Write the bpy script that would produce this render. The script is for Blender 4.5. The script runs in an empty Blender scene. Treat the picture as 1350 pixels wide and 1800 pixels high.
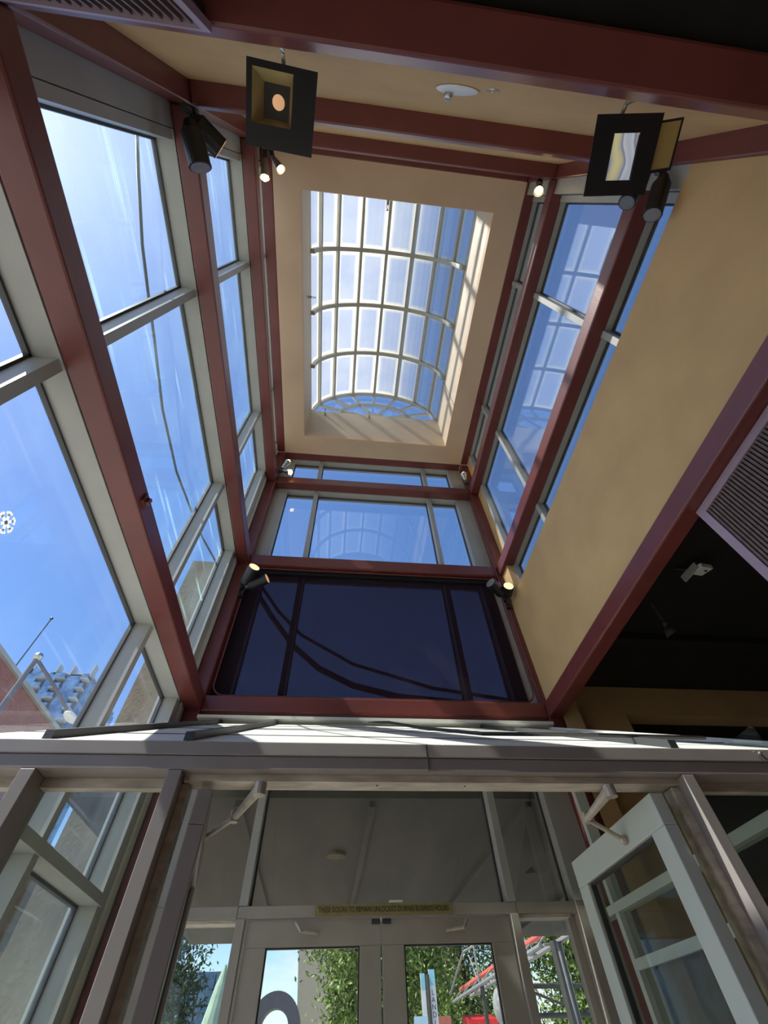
import bpy, bmesh, math, random
import numpy as np
from mathutils import Vector, Matrix
random.seed(7); np.random.seed(7)
sc = bpy.context.scene
COL = sc.collection
EYE = 1.6
# ------------------------------------------------------------------ camera
cam_d = bpy.data.cameras.new('camera'); cam = bpy.data.objects.new('camera', cam_d); COL.objects.link(cam)
cam_d.sensor_fit = 'VERTICAL'; cam_d.sensor_height = 36.0; cam_d.lens = 739.0 / 1800 * 36
cam_d.clip_start = 0.01; cam_d.clip_end = 3000
Rt = Vector((0.99464683, -0.09858818, -0.03095241)); Dn = Vector((0.06099348, 0.80193751, -0.59428614)); Fw = Vector((0.08341149, 0.58921694, 0.80365784))
cam.matrix_world = Matrix(((Rt.x, -Dn.x, -Fw.x, 0), (Rt.y, -Dn.y, -Fw.y, 0), (Rt.z, -Dn.z, -Fw.z, EYE), (0, 0, 0, 1)))
sc.camera = cam
# ------------------------------------------------------------------ sky, sun, exposure
SUN_DIR = Vector((-0.551, -0.090, 0.830)).normalized()
w = bpy.data.worlds.new('sky'); sc.world = w; w.use_nodes = True
nt = w.node_tree; N = nt.nodes; Lk = nt.links; N.clear()
out = N.new('ShaderNodeOutputWorld'); bg = N.new('ShaderNodeBackground'); sky = N.new('ShaderNodeTexSky')
sky.sky_type = 'NISHITA'; sky.sun_disc = False
sky.sun_elevation = math.asin(SUN_DIR.z); sky.sun_rotation = math.atan2(SUN_DIR.x, SUN_DIR.y)
sky.altitude = 100; sky.air_density = 1.0; sky.dust_density = 0.35; sky.ozone_density = 2.2
tc = N.new('ShaderNodeTexCoord'); sep = N.new('ShaderNodeSeparateXYZ'); Lk.new(tc.outputs['Generated'], sep.inputs[0])
mp = N.new('ShaderNodeMapping'); mp.inputs['Scale'].default_value = (1, 1, 3.2); Lk.new(tc.outputs['Generated'], mp.inputs[0])
nz = N.new('ShaderNodeTexNoise'); nz.inputs['Scale'].default_value = 4.5; nz.inputs['Detail'].default_value = 9; nz.inputs['Roughness'].default_value = 0.62
Lk.new(mp.outputs[0], nz.inputs['Vector'])
cr = N.new('ShaderNodeMapRange'); cr.inputs[1].default_value = 0.47; cr.inputs[2].default_value = 0.64; Lk.new(nz.outputs[0], cr.inputs[0])
el = N.new('ShaderNodeMapRange'); el.inputs[1].default_value = 0.30; el.inputs[2].default_value = 0.10; Lk.new(sep.outputs[2], el.inputs[0])   # fair weather cloud bank low all round the horizon
mu = N.new('ShaderNodeMath'); mu.operation = 'MULTIPLY'; Lk.new(cr.outputs[0], mu.inputs[0]); Lk.new(el.outputs[0], mu.inputs[1])
mx = N.new('ShaderNodeMix'); mx.data_type = 'RGBA'; Lk.new(mu.outputs[0], mx.inputs[0]); hs = N.new('ShaderNodeHueSaturation'); hs.inputs['Saturation'].default_value = 1.15; hs.inputs['Hue'].default_value = 0.506; Lk.new(sky.outputs[0], hs.inputs['Color']); Lk.new(hs.outputs[0], mx.inputs[6]); mx.inputs[7].default_value = (4.8, 5.0, 5.4, 1)
Lk.new(mx.outputs[2], bg.inputs[0]); bg.inputs[1].default_value = 0.135
Lk.new(bg.outputs[0], out.inputs[0])
sun_d = bpy.data.lights.new('sun', 'SUN'); sun_d.energy = 5.5; sun_d.angle = math.radians(0.6); sun_d.color = (1.0, 0.95, 0.86)
sun = bpy.data.objects.new('sun', sun_d); COL.objects.link(sun); sun.rotation_euler = SUN_DIR.to_track_quat('Z', 'Y').to_euler()
sun.location = SUN_DIR * 60
sc.view_settings.view_transform = 'Standard'; sc.view_settings.look = 'None'; sc.view_settings.gamma = 1.0; sc.view_settings.use_curve_mapping = False
sc.view_settings.exposure = 0.85
cy = sc.cycles
cy.max_bounces = 14; cy.diffuse_bounces = 6; cy.glossy_bounces = 6; cy.transmission_bounces = 10; cy.transparent_max_bounces = 32
cy.sample_clamp_indirect = 8.0; cy.use_denoising = True
cy.caustics_reflective = False; cy.caustics_refractive = False

# ------------------------------------------------------------------ materials
MATS = {}
def newmat(name):
    m = bpy.data.materials.new(name); m.use_nodes = True; MATS[name] = m
    return m, m.node_tree.nodes, m.node_tree.links, m.node_tree.nodes['Principled BSDF']
def paint(name, col, rough=0.5, var=0.12, scale=6.0, bump=0.0, metal=0.0, spec=0.5, dark=None, bscale=60, vscale=(1, 1, 1)):
    m, n, l, p = newmat(name)
    t = n.new('ShaderNodeTexCoord'); mpp = n.new('ShaderNodeMapping'); mpp.inputs['Scale'].default_value = vscale
    l.new(t.outputs['Object'], mpp.inputs[0])
    z = n.new('ShaderNodeTexNoise'); z.inputs['Scale'].default_value = scale; z.inputs['Detail'].default_value = 6
    l.new(mpp.outputs[0], z.inputs['Vector'])
    r = n.new('ShaderNodeValToRGB'); r.color_ramp.elements[0].position = 0.3; r.color_ramp.elements[1].position = 0.7
    c = Vector(col); d = Vector(dark) if dark else c * (1 - var * 1.6)
    r.color_ramp.elements[0].color = (*d, 1); r.color_ramp.elements[1].color = (*(c * (1 + var * 0.5)), 1)
    l.new(z.outputs[0], r.inputs[0]); l.new(r.outputs[0], p.inputs['Base Color'])
    p.inputs['Roughness'].default_value = rough; p.inputs['Metallic'].default_value = metal; p.inputs['Specular IOR Level'].default_value = spec
    if bump:
        z2 = n.new('ShaderNodeTexNoise'); z2.inputs['Scale'].default_value = bscale; z2.inputs['Detail'].default_value = 3
        l.new(t.outputs['Object'], z2.inputs['Vector'])
        b = n.new('ShaderNodeBump'); b.inputs['Strength'].default_value = bump; b.inputs['Distance'].default_value = 0.01
        l.new(z2.outputs[0], b.inputs['Height']); l.new(b.outputs[0], p.inputs['Normal'])
    return m
paint('red_steel', (0.165, 0.037, 0.032), 0.36, 0.12, 3.0, 0.06, spec=0.6)
paint('frame_grey', (0.40, 0.395, 0.37), 0.45, 0.06, 4.0)
paint('frame_dark', (0.055, 0.055, 0.06), 0.5, 0.1)
paint('outer_door_metal', (0.40, 0.36, 0.31), 0.5, 0.08, 5.0)
paint('vestibule_metal', (0.33, 0.285, 0.265), 0.42, 0.08, 5.0, spec=0.5)
paint('vestibule_stop', (0.66, 0.58, 0.49), 0.5, 0.3, 9.0, vscale=(1, 4, 4), dark=(0.42, 0.36, 0.30))
paint('door_metal', (0.58, 0.62, 0.58), 0.42, 0.05, 4.0)
paint('tan_plaster', (0.60, 0.38, 0.175), 0.8, 0.08, 2.5, 0.35, bscale=9)
paint('cream_plaster', (0.68, 0.50, 0.35), 0.8, 0.05, 2.0, 0.12, bscale=12)
paint('shaft_paint', (0.60, 0.50, 0.37), 0.55, 0.05, 2.0, 0.1, bscale=10)
paint('black_ceiling', (0.014, 0.012, 0.012), 0.85, 0.3, 3.0, 0.3, bscale=5)
paint('hall_wall', (0.30, 0.23, 0.16), 0.8, 0.1)
paint('hall_floor', (0.40, 0.34, 0.29), 0.35, 0.15, 5.0)
paint('roof_panel', (0.72, 0.70, 0.63), 0.5, 0.10, 3.0)
paint('seam_dark', (0.05, 0.05, 0.052), 0.5)
paint('black_metal', (0.012, 0.012, 0.014), 0.38, 0.1)
paint('dark_metal', (0.05, 0.045, 0.04), 0.4, 0.1)
paint('chrome', (0.55, 0.52, 0.48), 0.3, 0.2, 20, metal=0.9)
paint('closer_bronze', (0.58, 0.50, 0.42), 0.45, 0.2, 25, metal=0.2)
paint('white_plastic', (0.75, 0.76, 0.72), 0.45, 0.04)
paint('lilac_frame', (0.36, 0.26, 0.33), 0.4, 0.05)
paint('louver_brown', (0.16, 0.10, 0.08), 0.5, 0.15, 30)
paint('amber_inside', (0.42, 0.33, 0.16), 0.45, 0.1)
paint('sign_brass', (0.30, 0.245, 0.10), 0.5, 0.1, 30)
paint('sign_ink', (0.06, 0.045, 0.025), 0.6)
paint('concrete', (0.22, 0.175, 0.115), 0.9, 0.22, 1.1, 0.4, dark=(0.11, 0.085, 0.055), bscale=30)
paint('concrete_light', (0.42, 0.42, 0.39), 0.9, 0.15, 0.8)
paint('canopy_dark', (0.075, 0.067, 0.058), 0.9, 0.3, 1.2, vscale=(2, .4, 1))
paint('ground', (0.46, 0.44, 0.40), 0.9, 0.1)
paint('bark', (0.07, 0.05, 0.035), 0.9, 0.3)
paint('leaf_light', (0.17, 0.25, 0.045), 0.6, 0.35, 1.2, dark=(0.04, 0.08, 0.012))
paint('leaf_dark', (0.035, 0.075, 0.02), 0.6, 0.35, 1.2)
paint('truss_grey', (0.24, 0.24, 0.26), 0.5)
paint('lamp_post', (0.16, 0.15, 0.17), 0.6)
paint('truss_red', (0.75, 0.13, 0.10), 0.45)
paint('banner_white', (0.80, 0.80, 0.82), 0.6, 0.02)
paint('banner_cyan', (0.30, 0.62, 0.72), 0.6, 0.02)
paint('banner_blue', (0.45, 0.62, 0.75), 0.6, 0.05)
paint('banner_red', (0.50, 0.16, 0.12), 0.6, 0.1)
paint('banner_ink', (0.05, 0.05, 0.06), 0.6)
paint('awning_red', (0.80, 0.03, 0.03), 0.5)
paint('sculpture_grey', (0.10, 0.10, 0.13), 0.6, 0.05)
paint('beige_siding', (0.48, 0.42, 0.33), 0.8, 0.1, 3, vscale=(1, 1, 12))
paint('tower_slab', (0.42, 0.46, 0.50), 0.7, 0.1)
paint('tower_wall', (0.17, 0.20, 0.25), 0.6, 0.2)
paint('tent_green', (0.30, 0.42, 0.33), 0.6)
paint('clutter_white', (0.6, 0.6, 0.62), 0.6)
# brick (too far away for single bricks to be told apart)
m, n, l, p = newmat('far_brick'); t = n.new('ShaderNodeTexCoord'); bt = n.new('ShaderNodeTexBrick')
mpp = n.new('ShaderNodeMapping'); sp_ = n.new('ShaderNodeSeparateXYZ'); cb_ = n.new('ShaderNodeCombineXYZ'); ax_ = n.new('ShaderNodeMath'); ax_.operation = 'ADD'; l.new(t.outputs['Object'], sp_.inputs[0]); l.new(sp_.outputs[0], ax_.inputs[0]); l.new(sp_.outputs[1], ax_.inputs[1]); l.new(ax_.outputs[0], cb_.inputs[0]); l.new(sp_.outputs[2], cb_.inputs[1]); l.new(cb_.outputs[0], mpp.inputs[0]); l.new(mpp.outputs[0], bt.inputs['Vector'])
bt.inputs['Color1'].default_value = (0.33, 0.10, 0.075, 1); bt.inputs['Color2'].default_value = (0.24, 0.07, 0.055, 1); bt.inputs['Mortar'].default_value = (0.32, 0.26, 0.24, 1)
bt.inputs['Scale'].default_value = 2.5; bt.inputs['Mortar Size'].default_value = 0.012; l.new(bt.outputs[0], p.inputs['Base Color']); p.inputs['Roughness'].default_value = 0.9
# clear glass with a film of dust and a few scratches that catches the sun
def glass(name, dust=0.05, dustvar=0.08, tint=(0.93, 0.97, 0.98), gl=0.055, streak=0.0, dcol=(0.8, 0.85, 0.88), vs=(1, 1, 1)):
    m = bpy.data.materials.new(name); m.use_nodes = True; MATS[name] = m
    n = m.node_tree.nodes; l = m.node_tree.links; n.clear()
    o = n.new('ShaderNodeOutputMaterial'); tr = n.new('ShaderNodeBsdfTransparent'); tr.inputs[0].default_value = (*tint, 1)
    g = n.new('ShaderNodeBsdfGlossy'); g.inputs['Roughness'].default_value = 0.02
    fr = n.new('ShaderNodeLayerWeight'); fr.inputs[0].default_value = 0.12
    a = n.new('ShaderNodeMath'); a.operation = 'MULTIPLY_ADD'; l.new(fr.outputs['Facing'], a.inputs[0]); a.inputs[1].default_value = 0.16; a.inputs[2].default_value = gl
    m1 = n.new('ShaderNodeMixShader'); l.new(a.outputs[0], m1.inputs[0]); l.new(tr.outputs[0], m1.inputs[1]); l.new(g.outputs[0], m1.inputs[2])
    t = n.new('ShaderNodeTexCoord'); mp_ = n.new('ShaderNodeMapping'); mp_.inputs['Scale'].default_value = vs; l.new(t.outputs['Object'], mp_.inputs[0])
    z = n.new('ShaderNodeTexNoise'); z.inputs['Scale'].default_value = 2.2; z.inputs['Detail'].default_value = 8; z.inputs['Roughness'].default_value = 0.65; l.new(mp_.outputs[0], z.inputs['Vector'])
    mr = n.new('ShaderNodeMapRange'); mr.inputs[1].default_value = 0.42; mr.inputs[2].default_value = 0.75; mr.inputs[3].default_value = dust; mr.inputs[4].default_value = dust + dustvar
    l.new(z.outputs[0], mr.inputs[0]); fac = mr.outputs[0]
    if streak:
        mp2 = n.new('ShaderNodeMapping'); mp2.inputs['Scale'].default_value = (1, 0.9, 34); mp2.inputs['Rotation'].default_value = (0.10, 0, 0); l.new(t.outputs['Object'], mp2.inputs[0])
        z2 = n.new('ShaderNodeTexNoise'); z2.inputs['Scale'].default_value = 1.0; z2.inputs['Detail'].default_value = 2; l.new(mp2.outputs[0], z2.inputs['Vector'])
        mr2 = n.new('ShaderNodeMapRange'); mr2.inputs[1].default_value = 0.64; mr2.inputs[2].default_value = 0.70; mr2.inputs[4].default_value = streak; l.new(z2.outputs[0], mr2.inputs[0])
        ad = n.new('ShaderNodeMath'); ad.operation = 'ADD'; l.new(fac, ad.inputs[0]); l.new(mr2.outputs[0], ad.inputs[1]); fac = ad.outputs[0]
    tl = n.new('ShaderNodeBsdfTranslucent'); tl.inputs[0].default_value = (*dcol, 1)
    df = n.new('ShaderNodeBsdfDiffuse'); df.inputs[0].default_value = (*dcol, 1)
    md = n.new('ShaderNodeMixShader'); md.inputs[0].default_value = 0.3; l.new(tl.outputs[0], md.inputs[1]); l.new(df.outputs[0], md.inputs[2])
    m2 = n.new('ShaderNodeMixShader'); l.new(fac, m2.inputs[0]); l.new(m1.outputs[0], m2.inputs[1]); l.new(md.outputs[0], m2.inputs[2])
    l.new(m2.outputs[0], o.inputs[0])
    return m
glass('glass_left', 0.012, 0.05, streak=0.30, dcol=(.62, .88, .93), tint=(0.93, 0.985, 1.0))
glass('glass_low', 0.003, 0.03, streak=0.04, tint=(0.95, 0.985, 1.0))
glass('glass_front', 0.004, 0.01, gl=0.05)
glass('glass_right', 0.01, 0.04, gl=0.17)
glass('glass_door', 0.01, 0.02, gl=0.03, tint=(0.90, 0.93, 0.90))
glass('glass_transom', 0.03, 0.07, gl=0.05, dcol=(.35, .32, .28), vs=(4, 4, 0.5), tint=(0.85, 0.86, 0.82))
# the dark mesh shade in the front window
def simple_mix(name, col, a_fac, tcol, emit=None):
    m = bpy.data.materials.new(name); m.use_nodes = True; MATS[name] = m
    n = m.node_tree.nodes; l = m.node_tree.links; n.clear()
    o = n.new('ShaderNodeOutputMaterial'); tr = n.new('ShaderNodeBsdfTransparent'); tr.inputs[0].default_value = (*tcol, 1)
    d = n.new('ShaderNodeBsdfDiffuse'); d.inputs[0].default_value = (*col, 1)
    t = n.new('ShaderNodeTexCoord'); z = n.new('ShaderNodeTexNoise'); z.inputs['Scale'].default_value = 2.0; l.new(t.outputs['Object'], z.inputs['Vector'])
    mr = n.new('ShaderNodeMapRange'); mr.inputs[3].default_value = a_fac * 0.93; mr.inputs[4].default_value = min(1, a_fac * 1.05); l.new(z.outputs[0], mr.inputs[0])
    mxx = n.new('ShaderNodeMixShader'); l.new(mr.outputs[0], mxx.inputs[0]); l.new(tr.outputs[0], mxx.inputs[1]); l.new(d.outputs[0], mxx.inputs[2]); l.new(mxx.outputs[0], o.inputs[0])
    return m
simple_mix('mesh_shade', (0.034, 0.022, 0.030), 0.62, (0.66, 0.60, 0.66))
simple_mix('amber_gel', (0.45, 0.34, 0.14), 0.75, (0.8, 0.6, 0.3))
glass('sticker_white', 0.9, 0.05, dcol=(.95, .95, .95))
simple_mix('smoked_globe', (0.5, 0.5, 0.5), 0.45, (0.8, 0.8, 0.85))
# milky skylight sheet: dirt gathers along the edges of every pane (uv = place on the pane)
m = bpy.data.materials.new('skylight_sheet'); m.use_nodes = True; MATS['skylight_sheet'] = m
n = m.node_tree.nodes; l = m.node_tree.links; n.clear()
o = n.new('ShaderNodeOutputMaterial'); tr = n.new('ShaderNodeBsdfTransparent'); tr.inputs[0].default_value = (0.95, 0.98, 1, 1)
uv = n.new('ShaderNodeUVMap'); su = n.new('ShaderNodeSeparateXYZ'); l.new(uv.outputs[0], su.inputs[0])
def absd(sock, k):
    a = n.new('ShaderNodeMath'); a.operation = 'SUBTRACT'; l.new(sock, a.inputs[0]); a.inputs[1].default_value = 0.5
    b = n.new('ShaderNodeMath'); b.operation = 'ABSOLUTE'; l.new(a.outputs[0], b.inputs[0])
    c = n.new('ShaderNodeMapRange'); c.inputs[1].default_value = 0.5 - k; c.inputs[2].default_value = 0.5; c.inputs[3].default_value = 0; c.inputs[4].default_value = 1; l.new(b.outputs[0], c.inputs[0]); return c.outputs[0]
ma = n.new('ShaderNodeMath'); ma.operation = 'MAXIMUM'; l.new(absd(su.outputs[0], 0.20), ma.inputs[0]); l.new(absd(su.outputs[1], 0.09), ma.inputs[1])
t = n.new('ShaderNodeTexCoord'); z = n.new('ShaderNodeTexNoise'); z.inputs['Scale'].default_value = 1.6; z.inputs['Detail'].default_value = 4; l.new(t.outputs['Object'], z.inputs['Vector'])
mz = n.new('ShaderNodeMapRange'); mz.inputs[1].default_value = 0.38; mz.inputs[2].default_value = 0.68; mz.inputs[3].default_value = 0.50; mz.inputs[4].default_value = 0.68; l.new(z.outputs[0], mz.inputs[0])
mad = n.new('ShaderNodeMath'); mad.operation = 'MULTIPLY_ADD'; l.new(ma.outputs[0], mad.inputs[0]); mad.inputs[1].default_value = 0.30; l.new(mz.outputs[0], mad.inputs[2]); mad.use_clamp = True
tl = n.new('ShaderNodeBsdfTranslucent'); cr_ = n.new('ShaderNodeMix'); cr_.data_type = 'RGBA'; l.new(ma.outputs[0], cr_.inputs[0]); cr_.inputs[6].default_value = (0.30, 0.315, 0.31, 1); cr_.inputs[7].default_value = (0.52, 0.49, 0.34, 1); l.new(cr_.outputs[2], tl.inputs[0])
ms = n.new('ShaderNodeMixShader'); l.new(mad.outputs[0], ms.inputs[0]); l.new(tr.outputs[0], ms.inputs[1]); l.new(tl.outputs[0], ms.inputs[2]); l.new(ms.outputs[0], o.inputs[0])
def emitter(name, col, s):
    m, n, l, p = newmat(name); p.inputs['Base Color'].default_value = (*col, 1); p.inputs['Emission Color'].default_value = (*col, 1); p.inputs['Emission Strength'].default_value = s
    t = n.new('ShaderNodeTexCoord'); z = n.new('ShaderNodeTexNoise'); z.inputs['Scale'].default_value = 40; l.new(t.outputs['Object'], z.inputs['Vector'])
    mr = n.new('ShaderNodeMapRange'); mr.inputs[3].default_value = s * 0.7; mr.inputs[4].default_value = s * 1.3; l.new(z.outputs[0], mr.inputs[0]); l.new(mr.outputs[0], p.inputs['Emission Strength'])
emitter('bulb_on', (1.0, 0.72, 0.28), 4.0)
emitter('lens_on', (1.0, 0.60, 0.24), 1.3)
emitter('lens_dim', (0.75, 0.42, 0.22), 0.35)
paint('lens_off', (0.20, 0.20, 0.24), 0.2)
# dichroic filter in the right projector
m, n, l, p = newmat('dichroic'); t = n.new('ShaderNodeTexCoord'); wv = n.new('ShaderNodeTexWave'); wv.inputs['Scale'].default_value = 3.0; wv.inputs['Distortion'].default_value = 6; wv.inputs['Detail'].default_value = 3
l.new(t.outputs['Object'], wv.inputs['Vector']); r = n.new('ShaderNodeValToRGB'); e = r.color_ramp.elements; e[0].color = (0.75, 0.70, 0.40, 1); e[1].color = (0.55, 0.62, 0.75, 1)
x = e.new(0.4); x.color = (0.55, 0.52, 0.40, 1); x = e.new(0.62); x.color = (0.20, 0.28, 0.55, 1); x = e.new(0.8); x.color = (0.72, 0.75, 0.78, 1)
l.new(wv.outputs[0], r.inputs[0]); l.new(r.outputs[0], p.inputs['Base Color']); p.inputs['Roughness'].default_value = 0.15; p.inputs['Metallic'].default_value = 0.3
p.inputs['Emission Strength'].default_value = 0.22; l.new(r.outputs[0], p.inputs['Emission Color'])
# blue glass of the tower and the office block
def wallgrid(name, c1, c2, sx, sz):
    m, n, l, p = newmat(name); t = n.new('ShaderNodeTexCoord'); b = n.new('ShaderNodeTexNoise'); b.inputs['Scale'].default_value = 0.5
    mpp = n.new('ShaderNodeMapping'); mpp.inputs['Scale'].default_value = (sx, sx, sz); l.new(t.outputs['Object'], mpp.inputs[0]); l.new(mpp.outputs[0], b.inputs['Vector'])
    r = n.new('ShaderNodeValToRGB'); r.color_ramp.elements[0].position = .4; r.color_ramp.elements[1].position = .6; r.color_ramp.elements[0].color = (*c1, 1); r.color_ramp.elements[1].color = (*c2, 1)
    l.new(b.outputs[0], r.inputs[0]); l.new(r.outputs[0], p.inputs['Base Color']); p.inputs['Roughness'].default_value = 0.2; p.inputs['Metallic'].default_value = 0.3
wallgrid('blue_glass', (0.10, 0.20, 0.34), (0.24, 0.38, 0.55), .8, .8)

# ------------------------------------------------------------------ builders
class MB:
    def __init__(s): s.v = []; s.f = []; s.uv = []; s.M = Matrix()
    def add(s, vs, fs):
        b = len(s.v); s.v += [s.M @ Vector(v) for v in vs]; s.f += [tuple(b + i for i in f) for f in fs]; return s
    def box(s, x0, x1, y0, y1, z0, z1):
        if x0 > x1: x0, x1 = x1, x0
        if y0 > y1: y0, y1 = y1, y0
        if z0 > z1: z0, z1 = z1, z0
        return s.add([(x0,y0,z0),(x1,y0,z0),(x1,y1,z0),(x0,y1,z0),(x0,y0,z1),(x1,y0,z1),(x1,y1,z1),(x0,y1,z1)],
                     [(0,3,2,1),(4,5,6,7),(0,1,5,4),(1,2,6,5),(2,3,7,6),(3,0,4,7)])
    def tube(s, pts, r, n=8, cap=True):
        pts = [Vector(p) for p in pts]; rs = r if isinstance(r, (list, tuple)) else [r] * len(pts); vs = []; fs = []; up = None
        for i, p in enumerate(pts):
            d = (pts[min(i+1, len(pts)-1)] - pts[max(i-1, 0)]).normalized()
            if up is None: up = d.orthogonal().normalized()
            up = (up - d * up.dot(d)).normalized() if (up - d * up.dot(d)).length > 1e-6 else d.orthogonal().normalized()
            sd = d.cross(up)
            for k in range(n):
                a = 2 * math.pi * k / n; vs.append(p + (up * math.cos(a) + sd * math.sin(a)) * rs[i])
        for i in range(len(pts) - 1):
            for k in range(n): fs.append((i*n+k, i*n+(k+1) % n, (i+1)*n+(k+1) % n, (i+1)*n+k))
        if cap: fs.append(tuple(range(n-1, -1, -1))); fs.append(tuple(range((len(pts)-1)*n, len(pts)*n)))
        return s.add(vs, fs)
    def frame(s, x0, x1, z0, z1, y0, y1, t):        # rectangular ring in an xz plane
        s.box(x0, x1, y0, y1, z1-t, z1); s.box(x0, x1, y0, y1, z0, z0+t); s.box(x0, x0+t, y0, y1, z0+t, z1-t); s.box(x1-t, x1, y0, y1, z0+t, z1-t); return s
    def ball(s, c, r, n=10, m=6, sq=(1, 1, 1)):
        vs = [(c[0], c[1], c[2]+r*sq[2])]; fs = []
        for j in range(1, m):
            th = math.pi*j/m
            for k in range(n): vs.append((c[0]+r*sq[0]*math.sin(th)*math.cos(2*math.pi*k/n), c[1]+r*sq[1]*math.sin(th)*math.sin(2*math.pi*k/n), c[2]+r*sq[2]*math.cos(th)))
        vs.append((c[0], c[1], c[2]-r*sq[2])); L = len(vs)-1
        for k in range(n): fs.append((0, 1+k, 1+(k+1) % n)); fs.append((L, 1+(m-2)*n+(k+1) % n, 1+(m-2)*n+k))
        for j in range(m-2):
            for k in range(n): a = 1+j*n; fs.append((a+k, a+n+k, a+n+(k+1) % n, a+(k+1) % n))
        return s.add(vs, fs)
ORG = {}
def link(name, me, parent=None, org=None):
    o = bpy.data.objects.new(name, me); COL.objects.link(o)
    if parent is not None:
        o.parent = parent; o.location = (0, 0, 0) if org is None else org
    elif org is not None: o.location = org
    return o
def build(name, mb, mat, parent=None, bevel=0.0, smooth=False, label=None, cat=None, group=None, kind=None):
    V = mb.v
    if parent is not None: base = ORG[parent.name]
    else:
        xs = [v.x for v in V]; ys = [v.y for v in V]; zs = [v.z for v in V]
        base = Vector(((min(xs)+max(xs))/2, (min(ys)+max(ys))/2, min(zs)))
    me = bpy.data.meshes.new(name); me.from_pydata([tuple(v - base) for v in V], [], mb.f); me.materials.append(MATS[mat]); me.update()
    bm = bmesh.new(); bm.from_mesh(me)
    if bevel: bmesh.ops.bevel(bm, geom=list(bm.edges), offset=bevel, segments=2, affect='EDGES', profile=0.5)
    bmesh.ops.recalc_face_normals(bm, faces=list(bm.faces)); bm.to_mesh(me); bm.free()
    if smooth: me.shade_smooth()
    o = link(name, me, parent, None if parent is not None else base)
    ORG[o.name] = base
    if label: o['label'] = label
    if cat: o['category'] = cat
    if group: o['group'] = group
    if kind: o['kind'] = kind
    return o
def root(name, loc, label=None, cat=None, group=None, kind=None):
    o = bpy.data.objects.new(name, None); COL.objects.link(o); o.location = loc; o.empty_display_size = 0.1; ORG[o.name] = Vector(loc)
    if label: o['label'] = label
    if cat: o['category'] = cat
    if group: o['group'] = group
    if kind: o['kind'] = kind
    return o
def bx(*a): return MB().box(*a)
def S(name, mb, mat, **k): return build(name, mb, mat, kind='structure', **k)

# main measures ------------------------------------------------------
XL, XR, YF, YB, W = -1.055, 1.765, 3.30, -0.347, 0.12
GL, GR, GF = -1.30, 1.95, 3.53
LV = [(3.352, 3.482), (5.00, 5.15), (6.67, 6.82), (7.53, 7.66)]        # beam bottoms and tops
CEIL = 7.53

# ------------------------------------------------------------------ the setting: shell of hall and tower
S('floor', bx(-1.45, 9, -7, 3.62, -0.12, 0), 'hall_floor')
S('ceiling_1', MB().box(XR+W, 9, -7, 3.42, 3.72, 3.95).box(-1.29, XR+W, -7, YB-W-0.001, 3.40, 3.95), 'black_ceiling')
for i, (y, z) in enumerate([(1.25, 3.66), (2.62, 3.655)]):       # dark joists under the black ceiling
    S('trim_%d' % (i+1), bx(XR+W+0.02, 9, y, y+0.09, z, 3.719), 'black_ceiling')
S('wall_right', bx(9, 9.15, -7, 3.6, 0, 3.95), 'hall_wall')
S('wall_back', bx(-1.45, 9, -7.15, -7, 0, 3.95), 'hall_wall')
S('wall_left', bx(-1.45, -1.3, -7, -0.50, 0, 7.9), 'hall_wall')
# front wall of the hall, right of the tower, with a dark window opening
fw = root('wall_front', (5, 3.42, 0), kind='structure')
build('wall_panel', MB().box(2.05, 2.55, 3.42, 3.60, 0, 3.72).box(2.55, 9, 3.42, 3.60, 3.46, 3.95).box(2.05, 2.55, 3.42, 3.60, 3.72, 3.95).box(7, 9, 3.42, 3.60, 0, 3.46), 'tan_plaster', fw)
build('window_glass', bx(2.55, 7, 3.585, 3.60, 0, 3.46), 'black_metal', fw, label='night dark window glass')
S('trim_3', MB().box(1.90, 2.05, 3.30, 3.60, 0, 3.715), 'tan_plaster')
# tower upper walls
S('wall_tower_right', MB().box(1.79, 1.87, YB+0.001, YF-0.001, 3.49, 4.60), 'tan_plaster', label='tan plaster parapet wall along the right side of the tower')
S('trim_4', MB().box(1.888, 2.05, YB-W, YF+W, 3.955, 4.05), 'tan_plaster')
S('trim_5', MB().box(1.80, 1.92, 3.125, 3.299, 4.60, 4.995).box(1.88, 1.94, 3.125, 3.45, 3.97, 7.5), 'tan_plaster')
S('wall_tower_back', bx(XL+0.002, XR-0.002, -0.4655, -0.455, 3.46, 7.66), 'tan_plaster', label='tan plaster wall over the near red beam')
S('wall_tower_outer', bx(-1.3, 2.0, -0.60, -0.472, 3.951, 7.66), 'hall_wall')
S('trim_6', MB().box(-1.32, -1.18, -0.50, -0.235, 0, 7.66), 'frame_grey')
S('trim_7', MB().box(XR+0.03, 1.96, -0.50, -0.235, 4.60, 7.66), 'frame_grey')
# tower ceiling with a rectangular opening, and the shaft above it
HX0, HX1, HY0, HY1, ZS = -0.753, 1.457, -0.035, 2.99, 8.50
S('ceiling_2', MB().box(XL, HX0, YB, YF, CEIL, CEIL+0.12).box(HX1, XR, YB, YF, CEIL, CEIL+0.12).box(HX0, HX1, YB, HY0, CEIL, CEIL+0.12).box(HX0, HX1, HY1, YF, CEIL, CEIL+0.12), 'cream_plaster')
sh = root('wall_skylight_shaft', (0.35, 1.5, CEIL), kind='structure')
build('left_side', bx(HX0-0.1, HX0, HY0-0.1, HY1+0.1, CEIL+0.121, ZS), 'shaft_paint', sh)
build('right_side', bx(HX1, HX1+0.1, HY0-0.1, HY1+0.1, CEIL+0.121, ZS), 'shaft_paint', sh)
build('front_side', bx(HX0, HX1, HY1, HY1+0.1, CEIL+0.121, ZS), 'shaft_paint', sh)
build('back_side', bx(HX0, HX1, HY0-0.1, HY0, CEIL+0.121, ZS), 'shaft_paint', sh)
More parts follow.
